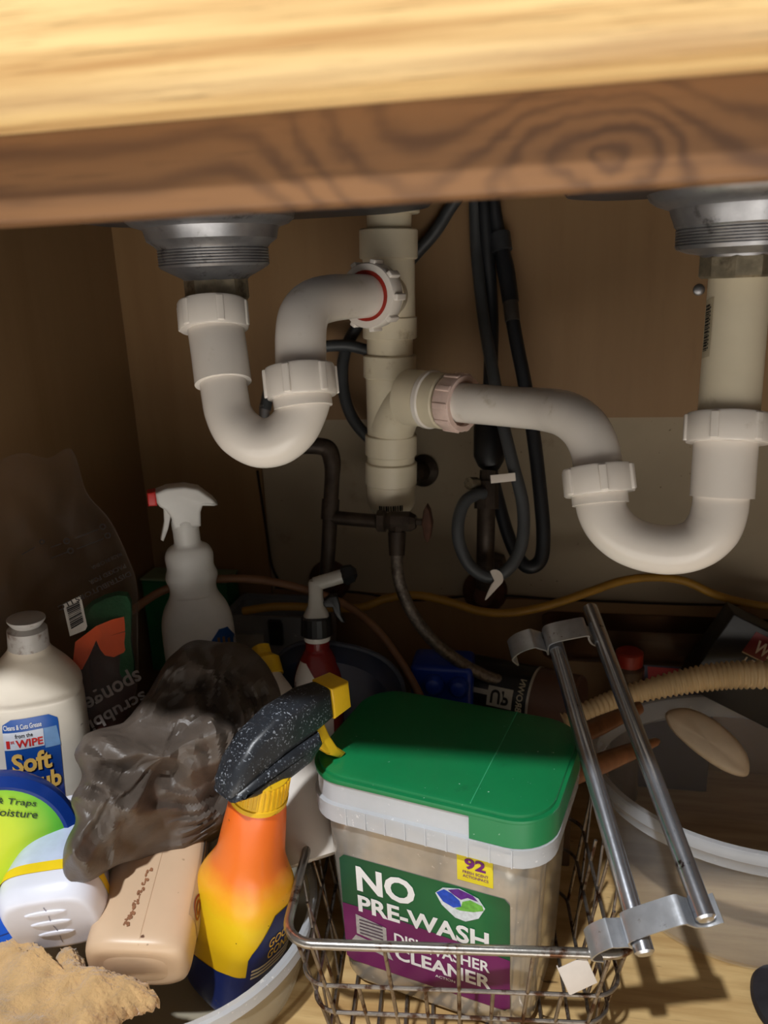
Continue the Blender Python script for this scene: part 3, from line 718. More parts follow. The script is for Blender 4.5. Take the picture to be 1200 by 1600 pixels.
# --- small bottle, clear sprayer, dark collar, red and white print
def small_red():
    d = .765; k = d/FPX
    lo_ = P(500, 1130, d); hi_ = lo_+Vector((.0, .012, .1))
    axx = (hi_-lo_).normalized(); f0 = (lo_.z-ZB)/axx.z-.001; hi_ = lo_+axx*.1
    T = frame(lo_, hi_)
    t = thing('spray_bottle', 'small red and white spray bottle with clear sprayer and black collar', 'bottle', T)
    bd_ = Body([(-f0, 30*k, 30*k, 2), (-f0+.004, 37*k, 37*k, 2), (-.02, 38*k, 38*k, 2), (.03, 38*k, 38*k, 2), (.050, 37*k, 37*k, 2), (.064, 29*k, 29*k, 2), (.072, 23*k, 23*k, 2), (.077, 19*k, 19*k, 2), (.084, 19*k, 19*k, 2)], 4, 48)
    b = obj('bottle_body', bd_.geo(), mat('dark_red_plastic', (122, 26, 26), .22, var=.1), t)
    wl = lambda z: -36*k*.96 if z < .055 else -28*k
    lb = obj('label', patch(bd_.front, -.03, .066, lambda z: -bd_.at(z)[1]*.97, lambda z: max(-bd_.at(z)[1]*.9, min(.014, (.048-z)*.62-.0)) if z > .012 else max(.004, bd_.at(z)[1]*.55 if z > -.006 else bd_.at(z)[1]*.9), 30, 12), mat('white_label', (226, 220, 214), .4, var=.04), b)
    obj('lettering', merge(text(bd_.front, 'STREAK-FREE', -.0185, .0035, .033, .0375, .01, shear=.0), text(bd_.front, 'SHINE', -.0125, -.0035, .0255, .0305, .01)), ink, lb)
    obj('neck', lathe([(18*k, .083), (20*k, .085), (20*k, .090), (17*k, .091)], 28), white_pl, t)
    obj('collar', lathe([(22*k, .089), (25*k, .0905), (23.5*k, .107), (22*k, .109)]+[], 20), black_pl, t, smooth=15)
    clr = mat('clear_sprayer', (190, 186, 178), .18, var=.05, alpha=.7, bmp=0)
    obj('sprayer_stem', loft([[(x, y, z) for x, y in sel(a*k, a*k, 3, 24)] for a, z in ((20, .108), (18, .112), (13, .118), (11, .128), (11, .141), (9, .143))]), clr, t)
    obj('sprayer_barrel', tube([V3(-2*k, 0, .139), V3(44*k, -.0, .1465)], 11*k, 16, smooth=False), clr, t)
    obj('nozzle', tube([V3(40*k, 0, .1458), V3(44*k, 0, .1464), V3(57*k, 0, .1485), V3(63*k, 0, .1492)], [12*k, 16*k, 14*k, 6*k], 6, smooth=False), black_pl, t, smooth=15)
    tr_ = [(8*k, .1215), (20*k, .128), (32*k, .1285), (36*k, .120), (38*k, .109), (44*k, .101), (36*k, .102), (28*k, .109), (24*k, .117), (14*k, .117)]
    obj('trigger', prism(tr_, -.0055, .0055, .0015), black_pl, t)
small_red()
# --- blue block with round knobs
c_ = P(695, 1066, .80)
t = thing('blue_caddy', 'bright blue plastic caddy with two round knobs behind the green lid', 'caddy', (c_.x, c_.y, ZB))
blu = mat('blue_plastic', (18, 52, 150), .3, var=.1)
bz = P(695, 1040, .80).z
obj('tray', box((c_.x-.036, c_.y, ZB), (c_.x+.028, c_.y+.045, bz), .006), blu, t, True)
for px_ in (676, 716):
    p_ = P(px_, 1078, .79); M = axis_m(V3(p_.x, c_.y+.002, p_.z), V3(p_.x, c_.y-.02, p_.z+.004))
    obj('knob', lathe([(.009, 0), (.0105, .004), (.0105, .010), (.007, .0155), (.002, .0175)], 24, M), blu, t, True)
# ================================================================== front left: the basin and what stands in it
BX, BY, BRX, BRY, BZ = -.313, .512, .135, .133, .072
t = thing('wash_basin', 'frosted plastic basin crowded with bottles beside the wire basket', 'basin', (BX, BY, 0))
def er(s, z, n=72): return [Vector((BX+BRX*s*math.cos(2*PI*k/n), BY+BRY*s*math.sin(2*PI*k/n), z)) for k in range(n)]
frost_yel = mat('yellowed_frosted_plastic', (206, 198, 176), .25, var=.06, vs=18, alpha=.55, spec=.6, bmp=.06, bs=40)
obj('basin_wall', loft([er(.80, .001), er(.86, .004), er(.90, .02), er(.96, BZ-.012), er(.945, BZ-.012), er(.885, .02), er(.845, .006), er(.79, .0035)]), frost_yel, t, True)
obj('rim', loft([er(.955, BZ-.013), er(1.0, BZ-.012), er(1.0, BZ-.002), er(.985, BZ), er(.955, BZ), er(.945, BZ-.004), er(.955, BZ-.013)], cap=False), frost_rim, t, True)
# --- orange spray bottle
B0, T0 = P(366, 1560, .655), P(405, 1238, .592)
B0 = PZ(364, 1522, .014)
T = frame(B0, T0, Matrix.Rotation(math.radians(-38), 3, 'Z') @ (CAM-B0)); Lb = (T0-B0).length
t = thing('spray_bottle', 'orange to yellow spray bottle with black trigger head standing in the basin', 'bottle', T)
ob = Body([(0, .030, .027, 2.8), (.003, .036, .032, 2.9), (.012, .0385, .034, 3), (Lb*.3, .0385, .034, 3), (Lb*.48, .0382, .034, 2.9), (Lb*.57, .0365, .033, 2.7), (Lb*.645, .0305, .029, 2.4), (Lb*.71, .0262, .0262, 2.2), (Lb*.82, .0242, .0245, 2.1), (Lb*.93, .0222, .0225, 2), (Lb, .0195, .0195, 2)], 5, 64)
om = ramp_mat('orange_yellow_plastic', [(0, (24, 40, 98)), (.0335, (24, 40, 98)), (.0345, (238, 186, 24)), (Lb*.50, (246, 208, 32)), (Lb*.59, (247, 178, 36)), (Lb*.69, (244, 124, 40)), (Lb, (240, 108, 36))], 2, .3, 70, .016, speck=((96, 60, 24), 210, .70))
b = obj('bottle_body', ob.geo(), om, t)
navy = mat('navy_print', (24, 40, 98), .35, var=.15, speck=((70, 70, 90), 200, .7))
lb = obj('label', patch(ob.front, .001, .055, lambda z: -.0375+max(0, z-.036)*3.2, lambda z: .0372, 16, 24), navy, b, label='navy band round the foot')
lz0, lz1 = .012, Lb*.54
lr = obj('label', patch(ob.right, lz0, lz1, lambda z: -.024+max(0, (z-lz1+.035))*.55, .026, 16, 14, .0005), navy, b, label='navy side label with text')
zt_ = lz1-.012
cream = mat('cream_print', (222, 206, 170), .45, var=.05, bmp=0)
g = [text(ob.right, 'GOO', -.008, .012, zt_-.022, zt_-.0115, .015, .001), text(ob.right, 'GONE', -.008, .017, zt_-.035, zt_-.0245, .015, .001)]
obj('lettering', merge(*g), mat('yellow_print', (238, 190, 60), .4, bmp=0), lr)
g = [patch(ob.right, zt_-.049+.0042*i, zt_-.0466+.0042*i, -.021, .024, 1, 8, .0009) for i in range(3)]
g += [patch(ob.right, .018+.0042*i, .0204+.0042*i, -.021, .024, 1, 8, .0009) for i in range(5)]
obj('small_print', merge(*g), cream, lr)
ycap = mat('yellow_cap', (232, 186, 34), .35, var=.08, dirt=((120, 84, 20), 90, .6, .72))
cap = [lathe([(.0195, Lb-.004), (.0222, Lb-.003), (.0222, Lb+.001), (.0212, Lb+.0015), (.0205, Lb+.022), (.018, Lb+.0235)], 48)]
for k in range(36): cap.append(xf(box((.0205, -.0005, Lb+.003), (.0218, .0005, Lb+.021)), Matrix.Rotation(2*PI*k/36, 4, 'Z')))
obj('screw_collar', merge(*cap), ycap, t)
hb = T @ Vector((0, 0, Lb+.0225))
nose = PZ(500, 1092, hb.z+.03); tail = PZ(336, 1210, hb.z+.012)
hx_ = Vector((nose.x-tail.x, nose.y-tail.y, .006)).normalized()
hz_ = Vector((0, 0, 1)); hz_ = (hz_-hx_*hz_.dot(hx_)).normalized(); hy_ = hz_.cross(hx_)
MH = Matrix(((hx_.x, hy_.x, hz_.x, hb.x), (hx_.y, hy_.y, hz_.y, hb.y), (hx_.z, hy_.z, hz_.z, hb.z), (0, 0, 0, 1)))
lt_, ln_ = (tail-hb).dot(hx_), (nose-hb).dot(hx_)
dusty = mat('dusty_black_plastic', (38, 41, 46), .36, var=.25, vs=40, speck=((150, 156, 166), 620, .60), bmp=.08)
def hp(u): return lt_+(ln_-lt_)*u
sh = [(hp(0), .000), (hp(.01), .008), (hp(.10), .022), (hp(.25), .034), (hp(.5), .043), (hp(.8), .045), (hp(1), .041), (hp(1), .016), (hp(.8), .012), (hp(.5), .009), (hp(.25), .004), (hp(.1), -.001)]
hd = obj('trigger_head', xf(prism(sh, -.0135, .0135, .0065), MH), dusty, t, True)
lo2 = [(hp(.0), -.002), (hp(.05), .004), (hp(.3), .008), (hp(.6), .012), (hp(.82), .013), (hp(.84), .002), (hp(.7), -.008), (hp(.45), -.011), (hp(.2), -.008)]
obj('lower_shroud', xf(prism(lo2, -.0165, .0165, .006), MH), dusty, hd, True)
nz = [(ln_-.001, .042), (ln_+.017, .040), (ln_+.017, .017), (ln_-.001, .015)]
obj('nozzle', xf(prism(nz, -.0125, .0125, .0022), MH), ycap, t, True, label='square yellow nozzle')
tr_ = [(ln_-.028, .014), (ln_-.008, .014), (ln_-.004, .000), (ln_+.002, -.014), (ln_+.010, -.024), (ln_+.004, -.026), (ln_-.008, -.016), (ln_-.018, -.002)]
obj('trigger', xf(prism(tr_, -.0075, .0075, .0018), MH), ycap, t, True, label='yellow trigger lever')
# --- beige bottle with its base towards us
B1, T1 = P(212, 1514, .582), P(278, 1262, .70)
T = frame(B1, T1, (0.1, 0, 1)); L1_ = (T1-B1).length
t = thing('lotion_bottle', 'beige plastic bottle lying base outwards against the orange spray bottle', 'bottle', T)
beige = mat('beige_plastic', (214, 184, 152), .36, var=.05, vs=14, speck=((96, 58, 34), 95, .725), bmp=.02)
lbod = Body([(0, .028, .020, 3.2), (.0015, .034, .025, 3.4), (.008, .038, .0285, 3.6), (.03, .0385, .029, 3.6), (L1_*.7, .036, .028, 3.4), (L1_*.9, .028, .023, 2.8), (L1_, .016, .016, 2)], 5, 64)
b = obj('bottle_body', lbod.geo(), beige, t)
obj('base_panel', loft([[(x, y, -.0006) for x, y in sel(.022, .0145, 3, 40)], [(x, y, .0012) for x, y in sel(.0265, .0185, 3.2, 40)]]), beige, b)
obj('seam', tube([lbod.front(0.004, .003+.006*i, -.0001) for i in range(14)], .0004, 6), mat('beige_seam', (196, 166, 135), .5), b)  # seam line in a slightly darker beige than the bottle
stn = mat('brown_stain', (158, 108, 74), .7, var=.3)
random.seed(11)
obj('stain', merge(*[disc(lbod.front, -.008+.006*u+random.uniform(-.002, .002), .016+.045*u, random.uniform(.0003, .0012), random.uniform(.0004, .0018), .0005+i*.00001, 9) for i, u in enumerate([random.random()**1.3 for _ in range(60)])]), stn, b, label='brown crusty stain')
dk = mat('dark_label', (70, 60, 56), .5, var=.12)
lb = obj('label', patch(lbod.right, .03, L1_*.8, -.022, .02, 14, 10, .0005), mat('beige_label', (188, 164, 140), .45, var=.06), b)
obj('small_print', merge(*[patch(lbod.right, .062, L1_*.78, -.020+.0036*i, -.0184+.0036*i, 10, 1, .0009) for i in range(9)]), dk, lb)
obj('emblem', merge(disc(lbod.right, -.012, .042, .008, .010, .0009, 28, hole=.8), disc(lbod.right, -.012, .042, .0045, .006, .0009, 28, hole=.55)), mat('maroon_print', (140, 46, 38), .5), lb, label='small red ring emblem')
# --- white bottle with a yellow stripe
B2, T2 = P(82, 1446, .58), P(118, 1258, .66)
T = frame(B2, T2, (-.05, 0, 1)); L2_ = (T2-B2).length
t = thing('cleaner_bottle', 'white bottle with yellow stripe lying base outwards against the beige bottle', 'bottle', T)
wb_ = mat('bluish_white_plastic', (226, 228, 240), .34, var=.03, dirt=((200, 200, 212), 30, .62, .8), bmp=.02)
cb_ = Body([(0, .028, .029, 3.2), (.001, .032, .034, 3.4), (.008, .0355, .038, 3.6), (.016, .0365, .039, 3.6), (L2_*.35, .034, .036, 3.4), (L2_*.7, .024, .025, 2.8), (L2_, .012, .014, 2)], 5, 64)
b = obj('bottle_body', cb_.geo(), wb_, t)
ylw = mat('yellow_stripe', (242, 208, 30), .4, var=.06)
sb = lambda z0, z1, e: loft([[(x, y, z) for x, y in sel(cb_.at(z)[1]+e, cb_.at(z)[2]+e, cb_.at(z)[3], 64)] for z in [z0+(z1-z0)*i/5 for i in range(6)]], cap=False)
obj('stripe', sb(.020, .0285, .0006), ylw, b, label='yellow stripe round the bottle')
obj('shrink_label', sb(.0285, L2_*.85, .0004), mat('pale_blue_film', (196, 208, 234), .25, var=.08, vs=50), b, label='pale blue shrink label')
rid = []
for i, (y0, hw) in enumerate(((-.018, .017), (-.004, .0165), (.011, .015))):
    rid.append(loft([[(x, y0+y, z) for x, y in sel(hw*s, .0036*s, 2, 28)] for s, z in ((1, .001), (.8, -.0009), (.4, -.0015))]))
obj('grip_ridge', rid[0], wb_, b); obj('grip_ridge', rid[1], wb_, b); obj('grip_ridge', rid[2], wb_, b)
obj('seam', tube([V3(.001+.0006*math.sin(i), -.026+.0046*i, -.0003) for i in range(12)], .0003, 6), mat('grey_seam', (150, 150, 165), .5), b)
# --- blue and green tub of moisture absorber
c3 = P(-14, 1338, .60); R3 = 134*.60/FPX
T = frame(c3, c3+up)
t = thing('absorber_tub', 'round blue tub with green and yellow label leaning at the cabinet side', 'tub', T)
fr = lambda x, z, e: Vector((x, -.012-e, z))
tb_ = mat('blue_tub_plastic', (16, 52, 130), .28, var=.12)
Yr = lambda r_, y_: [(r_*math.cos(2*PI*k/64), y_, r_*math.sin(2*PI*k/64)) for k in range(64)]
obj('tub_body', loft([Yr(R3*.72, -.006), Yr(R3*.9, -.006), Yr(R3*.9, .0), Yr(R3*.8, .043), Yr(R3*.7, .046)]), tb_, t)
obj('lid_ring', loft([Yr(R3*.80, -.0115), Yr(R3*.86, -.0135), Yr(R3*.97, -.010), Yr(R3, -.004), Yr(R3*.985, .004), Yr(R3*.9, .005)], cap=False), tb_, t)
gl = ramp_mat('lime_green_print', [(0, (222, 226, 40)), (R3*.38, (200, 222, 50)), (R3*.78, (96, 186, 50)), (R3*1.1, (30, 120, 52))], rough=.3, namp=.004, radial=(-.006, .012))
lb = obj('label', loft([Yr(R3*.83, -.0112), Yr(R3*.825, -.0122), Yr(R3*.4, -.0125)]), gl, t)
obj('emblem', disc(fr, -.022, -.056, R3*.62, None, .0012, 40), mat('bright_blue_print', (20, 96, 214), .35, var=.1), lb)
obj('emblem_ring', disc(fr, -.022, -.056, R3*.70, None, .001, 40, hole=.88), mat('deep_green_print', (20, 128, 64), .35), lb)
dkg = mat('dark_green_ink', (34, 58, 30), .5, bmp=0)
Rm = Matrix.Rotation(math.radians(14), 4, 'Y')
frr = lambda x, z, e: (Rm @ Vector((x-.012, -.012-e, z-.002)))+V3(.012, 0, .002)
obj('lettering', merge(text(frr, 'Attracts & Traps', -.040, .0215, .0395, .0455, .008, .0014), text(frr, 'Excess Moisture', -.038, .0245, .0320, .0377, .008, .0014)), dkg, lb)
# --- tan cloth
random.seed(5)
ol = [(-40, 1490), (0, 1474), (28, 1468), (55, 1482), (72, 1516), (80, 1530), (92, 1496), (112, 1484), (128, 1500), (140, 1522), (170, 1528), (200, 1536), (214, 1546), (236, 1548), (250, 1566), (236, 1576), (200, 1590), (180, 1612), (150, 1650), (60, 1690), (-60, 1680)]
op = [PZ(x, y, .094+(.012 if x < 60 else 0)) for x, y in ol]
def rag_disp(p, s, side, N):
    v = N*((noise.noise(p*26)*.010+noise.noise(p*70)*.0045+crumple(p, 9, 3)*.004)*(1-s**6))
    fz = Vector((noise.noise(p*420), noise.noise(p*420+V3(5, 0, 0)), noise.noise(p*420+V3(0, 5, 0))))
    return v+fz*(.0013+.0022*s**8)
tan_ = mat('tan_terry', (206, 168, 116), .95, var=.12, vs=60, dirt=((150, 104, 62), 22, .52, .72), bmp=.8, bs=420, sheen=.4)
t = single('cleaning_cloth', blob(op, .016, .012, (0, -.2, 1), 26, 200, rag_disp, .4, 10), tan_, 'tan terry cloth with ragged edges lying on the basin rim', 'cloth', smooth=80)
# --- black plastic bag draped over the bottles
ol = [(340, 1003, .715), (385, 1012, .715), (425, 1052, .70), (441, 1095, .69), (432, 1150, .685), (400, 1215, .68), (358, 1290, .675), (300, 1328, .665), (240, 1340, .645), (180, 1352, .61), (135, 1374, .585), (104, 1376, .575), (96, 1335, .578), (118, 1290, .582), (110, 1252, .59), (131, 1210, .60), (117, 1168, .605), (150, 1140, .63), (190, 1128, .65), (235, 1078, .68), (262, 1030, .70), (300, 1004, .712)]
def bag_disp(p, s, side, N):
    a_ = .016*(1-s**5)+.003
    return N*(crumple(p, 13, 1)*a_+noise.noise(p*11)*.012*(1-s**4))+Vector((noise.noise(p*40), noise.noise(p*40+V3(9, 0, 0)), noise.noise(p*40+V3(0, 9, 0))))*.004
bagm = mat('grey_bag_film', (88, 78, 70), .42, var=.14, vs=14, spec=.45, bmp=.55, bs=60)
single('rubbish_bag', blob(path(ol), .045, .02, None, 40, 150, bag_disp, .45, 8), bagm, 'crumpled dark grey plastic bag draped over the bottles in the basin', 'bag', smooth=22)
# --- white bottle leaning behind the orange sprayer
a_, b_ = P(474, 1290, .69), P(416, 1048, .745)
b_ = a_+(b_-a_)
T = frame(a_, b_); Lw = (b_-a_).length
t = thing('cream_bottle', 'plain off-white bottle with yellow cap wedged behind the orange spray bottle', 'bottle', T)
cw = Body([(-.03, .020, .018, 2.4), (-.026, .025, .022, 2.6), (-.02, .027, .022, 2.6), (Lw*.5, .0265, .022, 2.5), (Lw*.8, .021, .019, 2.3), (Lw*.93, .0145, .0145, 2), (Lw*.97, .013, .013, 2)], 4, 44)
obj('bottle_body', cw.geo(), mat('offwhite_plastic', (214, 206, 196), .38, var=.05), t)
obj('flip_cap', merge(lathe([(.0125, Lw*.955), (.0155, Lw*.96), (.015, Lw*.96+.016), (.009, Lw*.96+.021), (.0085, Lw*.96+.03), (.004, Lw*.96+.032)], 28)), ycap, t, label='yellow pointed cap')
# --- white scrub bottle at the left
k = .69/FPX
c5 = P(68, 1200, .675); b5 = V3(c5.x, c5.y+.002, 0)
c5t = P(40, 975, .69)
T = frame(V3(c5.x-.002, c5.y, c5.z), V3(c5.x+.014, c5.y+.0, c5.z+.2))
t = thing('scrub_bottle', 'white squeeze bottle with blue and gold label beside the sponge bag', 'bottle', T)
dz = c5.z
sb5 = Body([(-dz, .028, .022, 2.6), (-dz+.004, .035, .028, 2.8), (-dz+.012, .0365, .030, 2.8), (-.06, .0405, .031, 2.8), (.0, .0415, .031, 2.8), (.030, .041, .031, 2.8), (.069, .0392, .030, 2.7), (.0755, .0378, .029, 2.7), (.081, .0385, .030, 2.6), (.086, .037, .0292, 2.5), (.097, .030, .025, 2.3), (.107, .0215, .020, 2.1), (.112, .0175, .017, 2), (.1165, .0155, .0155, 2)], 4, 60)
b = obj('bottle_body', sb5.geo(), mat('cream_white_plastic', (222, 212, 196), .35, var=.05, vs=18, dirt=((170, 150, 128), 16, .64, .85), speck=((96, 66, 44), 120, .735), bmp=.02), t)
s5f = lambda x, z, e=.0004: sb5.front(x*.84-.0005, .0675+(z-.0475)*.86, e)
lz = lambda z: .0255-max(0, (z-.035)*.12)
X0, X1 = -.0295, .0195
nvb = ramp_mat('blue_label_print', [(-.05, (10, 24, 84)), (0, (16, 44, 124)), (.05, (28, 84, 164))], 2, .3, 40, .004)
lb = obj('label', rr_patch(s5f, X0, X1, -.075, .0475, .008, .0005, 24, 14), nvb, b)
obj('label_panel', patch(s5f, .0165, .0345, X0, .0055, 4, 8, .0007), mat('pale_panel', (214, 218, 226), .4), lb)
obj('wipe_picture', patch(s5f, .0135, .0345, .006, lambda z: .0200-(z-.0135)*.12, 6, 6, .0007), mat('light_blue_print', (120, 160, 205), .4, var=.2), lb)
obj('lettering', text(s5f, 'Cleans & Cuts Grease', -.0285, .0045, .0372, .0425, .012, .001), white_ink, lb)
obj('lettering', text(s5f, 'from the', -.0195, -.004, .0285, .0328, .01, .001), ink, lb)
obj('lettering', merge(text(s5f, '1', -.0275, -.0245, .0185, .0265, .03, .001), text(s5f, 'st', -.0238, -.0205, .0235, .0266, .02, .001), text(s5f, 'WIPE', -.0195, .0045, .0185, .0265, .03, .001)), mat('red_print', (206, 44, 40), .4, bmp=0), lb)
gold = mat('gold_print', (236, 190, 96), .4, var=.12, bmp=0)
shd = mat('dark_blue_print', (8, 16, 52), .4, bmp=0)
for e_, m_, dx_ in ((.0009, shd, .0012), (.0013, gold, 0)):
    obj('lettering', merge(text(s5f, 'Soft', -.0245+dx_, .0105+dx_, -.0085-dx_, .0125-dx_, .035, e_), text(s5f, 'Scrub', -.0265+dx_, .0175+dx_, -.030-dx_, -.0105-dx_, .035, e_)), m_, lb)
flc = mat('grey_flip_cap', (176, 172, 168), .35, var=.08, dirt=((96, 70, 50), 45, .55, .72))
obj('flip_cap', lathe([(.0135, .1145), (.0158, .1155), (.0152, .131), (.0135, .1325), (.011, .134), (.0135, .1375), (.0145, .139), (.0145, .1405), (.010, .142)], 36), flc, t)
# ================================================================== clear bag of sponges against the side wall
ol = [(-60, 800, .70), (-20, 735, .70), (30, 708, .705), (75, 716, .71), (112, 702, .715), (136, 770, .71), (172, 812, .71), (200, 870, .708), (214, 915, .706), (216, 1000, .70), (214, 1080, .695), (190, 1150, .69), (130, 1200, .685), (40, 1200, .68), (-40, 1100, .68), (-80, 950, .69)]
pc = sum(path(ol), Vector())/len(ol); NB = (CAM-pc).normalized()
def sp_disp(p, s, side, N): return N*(crumple(p, 8, 5)*.0085*(1-s**6)+noise.noise(p*12)*.002*(1-s**4))
clr_ = film('clear_bag_film', (196, 184, 172), (250, 248, 246), .12, 26, .012, .2)
t = thing('sponge_bag', 'clear plastic bag with upside-down print propped on the cabinet side wall', 'bag', (pc.x, pc.y, P(60, 1200, .685).z))
bagf = obj('bag_film', blob(path(ol), .012, .012, None, 30, 120, sp_disp, .5, 8), clr_, t, True, smooth=20)
# the bag's print: baseline runs right to left, upside down
U = (P(120, 1090, .69)-P(212, 1046, .69)).normalized(); U = (U-NB*U.dot(NB)).normalized(); Vv = (NB.cross(U)); Vv = Vv if Vv.dot(up) < 0 else -Vv
def bsurf0(px, py):
    o_ = P(px, py, .69); o_ = o_+NB*(.0200-(o_-pc).dot(NB))
    return lambda x, z, e: o_+U*x+Vv*z+NB*e
kk = .685/FPX
pm = mat('maroon_bag_print', (56, 26, 22), .3, var=.2, alpha=.75)
s0 = bsurf0(214, 925)
pan = obj('printed_panel', poly(lambda x, z, e: P(x, z, .69)+NB*(.0190-(P(x, z, .69)-pc).dot(NB)), [(118, 1010), (205, 965), (214, 1080), (190, 1140), (130, 1190), (80, 1190), (100, 1080)], 0), pm, bagf, True)
wht = mat('grey_bag_print', (150, 140, 134), .4, alpha=.85, bmp=0)
def btx(s_, px, py, w_, h_):
    """first letter's foot at px,py (top of the word in the picture), reading leftwards"""
    f_ = bsurf0(px, py); V_, F_ = text2d(s_, .02); return [f_(u*w_*kk, v*h_*kk, .0015) for u, v in V_], F_
obj('lettering', merge(btx('sponges', 212, 1040, 104, 26), btx('scrubbing', 222, 1075, 122, 26), btx('heavy duty', 226, 1110, 128, 24)), wht, bagf, True)
dkp = mat('brown_bag_print', (40, 28, 20), .5, bmp=0)
obj('lettering', merge(btx('PACKED FOR', 196, 880, 60, 7), btx('DISTRIBUTORS LLC', 204, 892, 118, 8), btx('MADE IN CHINA', 190, 862, 50, 6)), dkp, bagf, True)
def strip(px0, py0, px1, py1, w_): 
    q_ = [P(px0, py0, .69), P(px1, py1, .69)]; q_ = [v+NB*(.0210-(v-pc).dot(NB)) for v in q_]
    d_ = (q_[1]-q_[0]).normalized().cross(NB)*w_*kk/2
    return [q_[0]-d_, q_[1]-d_, q_[1]+d_, q_[0]+d_], [(0, 1, 2, 3)]
def ringp(px, py, r_):
    c_ = P(px, py, .69); c_ = c_+NB*(.0210-(c_-pc).dot(NB)); return disc(lambda x, z, e: c_+U*x+Vv*z+NB*e, 0, 0, r_*kk, None, 0, 18, hole=.55)
obj('care_marks', merge(strip(118, 841, 155, 826, 1.6), strip(120, 858, 162, 841, 1.6), strip(80, 856, 96, 850, 1.6), strip(80, 873, 108, 862, 1.6), strip(36, 868, 56, 856, 1.6), ringp(161, 822, 5), ringp(169, 836, 5), ringp(104, 846, 5), ringp(110, 861, 5), ringp(66, 848, 4)), dkp, bagf, True)
bc = lambda x, z, e: P(x, z, .69)+NB*(.0213+e-(P(x, z, .69)-pc).dot(NB))
brc = obj('barcode', poly(bc, [(98, 944), (126, 930), (136, 978), (133, 984), (109, 993)], 0), mat('barcode_white', (196, 188, 178), .5, bmp=0), bagf, True)
g = []
random.seed(9)
for i in range(12):
    u = .08+.84*i/12; w_ = random.choice((.02, .035, .05))
    A_ = Vector((103, 946))+(Vector((112, 986))-Vector((103, 946)))*u; B_ = Vector((123, 937))+(Vector((131, 975))-Vector((123, 937)))*u
    dv_ = Vector((9, 40))*w_
    g.append(poly(bc, [tuple(A_), tuple(B_), tuple(B_+dv_), tuple(A_+dv_)], .0008))
obj('barcode_bars', merge(*g), ink, bagf, True)
org = mat('orange_bag_print', (206, 78, 26), .4, var=.12, bmp=0)
pg = obj('hand_picture', merge(poly(bc, [(117, 1002), (150, 978), (176, 968), (200, 963), (205, 984), (170, 994), (150, 1000), (140, 1022), (128, 1044), (112, 1048)], 0), poly(bc, [(150, 1000), (170, 994), (204, 986), (203, 1005), (194, 1020), (178, 1027), (164, 1024), (156, 1014)], 0)), org, bagf, True, label='orange printed hand holding a sponge')
g = []
for pl in ([(118, 1002), (150, 984), (172, 976), (176, 982), (168, 981)], [(150, 1000), (172, 994), (196, 988), (188, 995), (170, 998)], [(140, 996), (134, 1010), (128, 1030)], [(150, 990), (146, 1002), (152, 1010)], [(158, 1012), (168, 1004), (190, 1000), (198, 996)], [(164, 1024), (178, 1020), (192, 1010), (198, 1000)]):
    for a1, b1 in zip(pl, pl[1:]): g.append(strip(*a1, *b1, 1.4))
obj('hand_outline', merge(*g), ink, bagf, True)
# sponges inside
def sponge(name, pts, m_, label):
    g_ = blob(path(pts), .008, .010, NB, 10, 60, lambda p, s, side, N: N*noise.noise(p*90)*.0012, .18, 4)
    single(name, xf(g_, Matrix.Translation(-NB*.002)), m_, label, 'sponge', 'sponges in the clear bag')
sponge('scrub_sponge', [(132, 950, .702), (200, 925, .702), (206, 1000, .70), (208, 1060, .698), (150, 1085, .698), (138, 1020, .70)], mat('green_scourer', (30, 74, 44), .9, bmp=.5, bs=300), 'green scouring sponge inside the clear bag behind the orange printed hand')
# ================================================================== wire basket
KX, KY, KA = -.060, .5545, math.radians(6)
MK = Matrix.Translation((KX, KY, 0)) @ Matrix.Rotation(KA, 4, 'Z')
KW, KD, KB_, KZ = .1265, .106, .022, .124
bw, bdp = .104, .088
t = thing('wire_basket', 'rusty chrome wire basket holding the green lidded tub', 'basket', MK)
def rloop(hx, hy, r, z, seg=7):
    q = [(x, y, z) for x, y in rrect(hx, hy, r, seg)]; return q+[q[0]]
obj('rim', tube(rloop(KW, KD, KB_, KZ), .0038, 12, smooth=False, cap=False), wire_m, t)
wire_d = mat('thin_basket_wire', (150, 142, 134), .32, .85, var=.2, vs=60, dirt=((84, 56, 40), 70, .48, .62), bmp=.1)
def lvl(f): return bw+(KW-bw)*f, bdp+(KD-bdp)*f
for f in (.0, .36, .62):
    hx, hy = lvl(f); obj('wire', tube(rloop(hx, hy, .02, .006+(KZ-.006)*f), .0016, 8, smooth=False, cap=False), wire_d, t)
def upr(kx, ky, top=1.0):
    """an upright at plan position kx,ky in -1..1 running under the floor grid"""
    p0 = (bw*kx, bdp*ky, .0045); hx, hy = lvl(top); p1 = (hx*kx, hy*ky, .006+(KZ-.006)*top)
    return tube([p0, p1], .00155, 8, smooth=False)
nx_ = 9
for i in range(nx_):
    u = -.84+1.68*i/(nx_-1); tp_ = 1.0 if i % 2 == 0 else .62
    obj('wire', upr(u, -1, tp_), wire_d, t); obj('wire', upr(u, 1, tp_), wire_d, t)
    obj('wire', tube([(bw*u, -bdp, .0045), (bw*u, bdp, .0045)], .0015, 8, smooth=False), wire_d, t)
for i in range(5):
    u = -.80+1.60*i/4; tp_ = 1.0 if i % 2 == 0 else .8
    obj('wire', upr(-1, u, tp_), wire_d, t); obj('wire', upr(1, u, tp_), wire_d, t)
for sx in (-1, 1):
    for i in range(3):
        u = -.8+.55*i
        obj('wire', tube([(bw*sx, bdp*u, .006), (KW*sx, KD*(u+.5), KZ)], .0012, 8, smooth=False), wire_d, t)
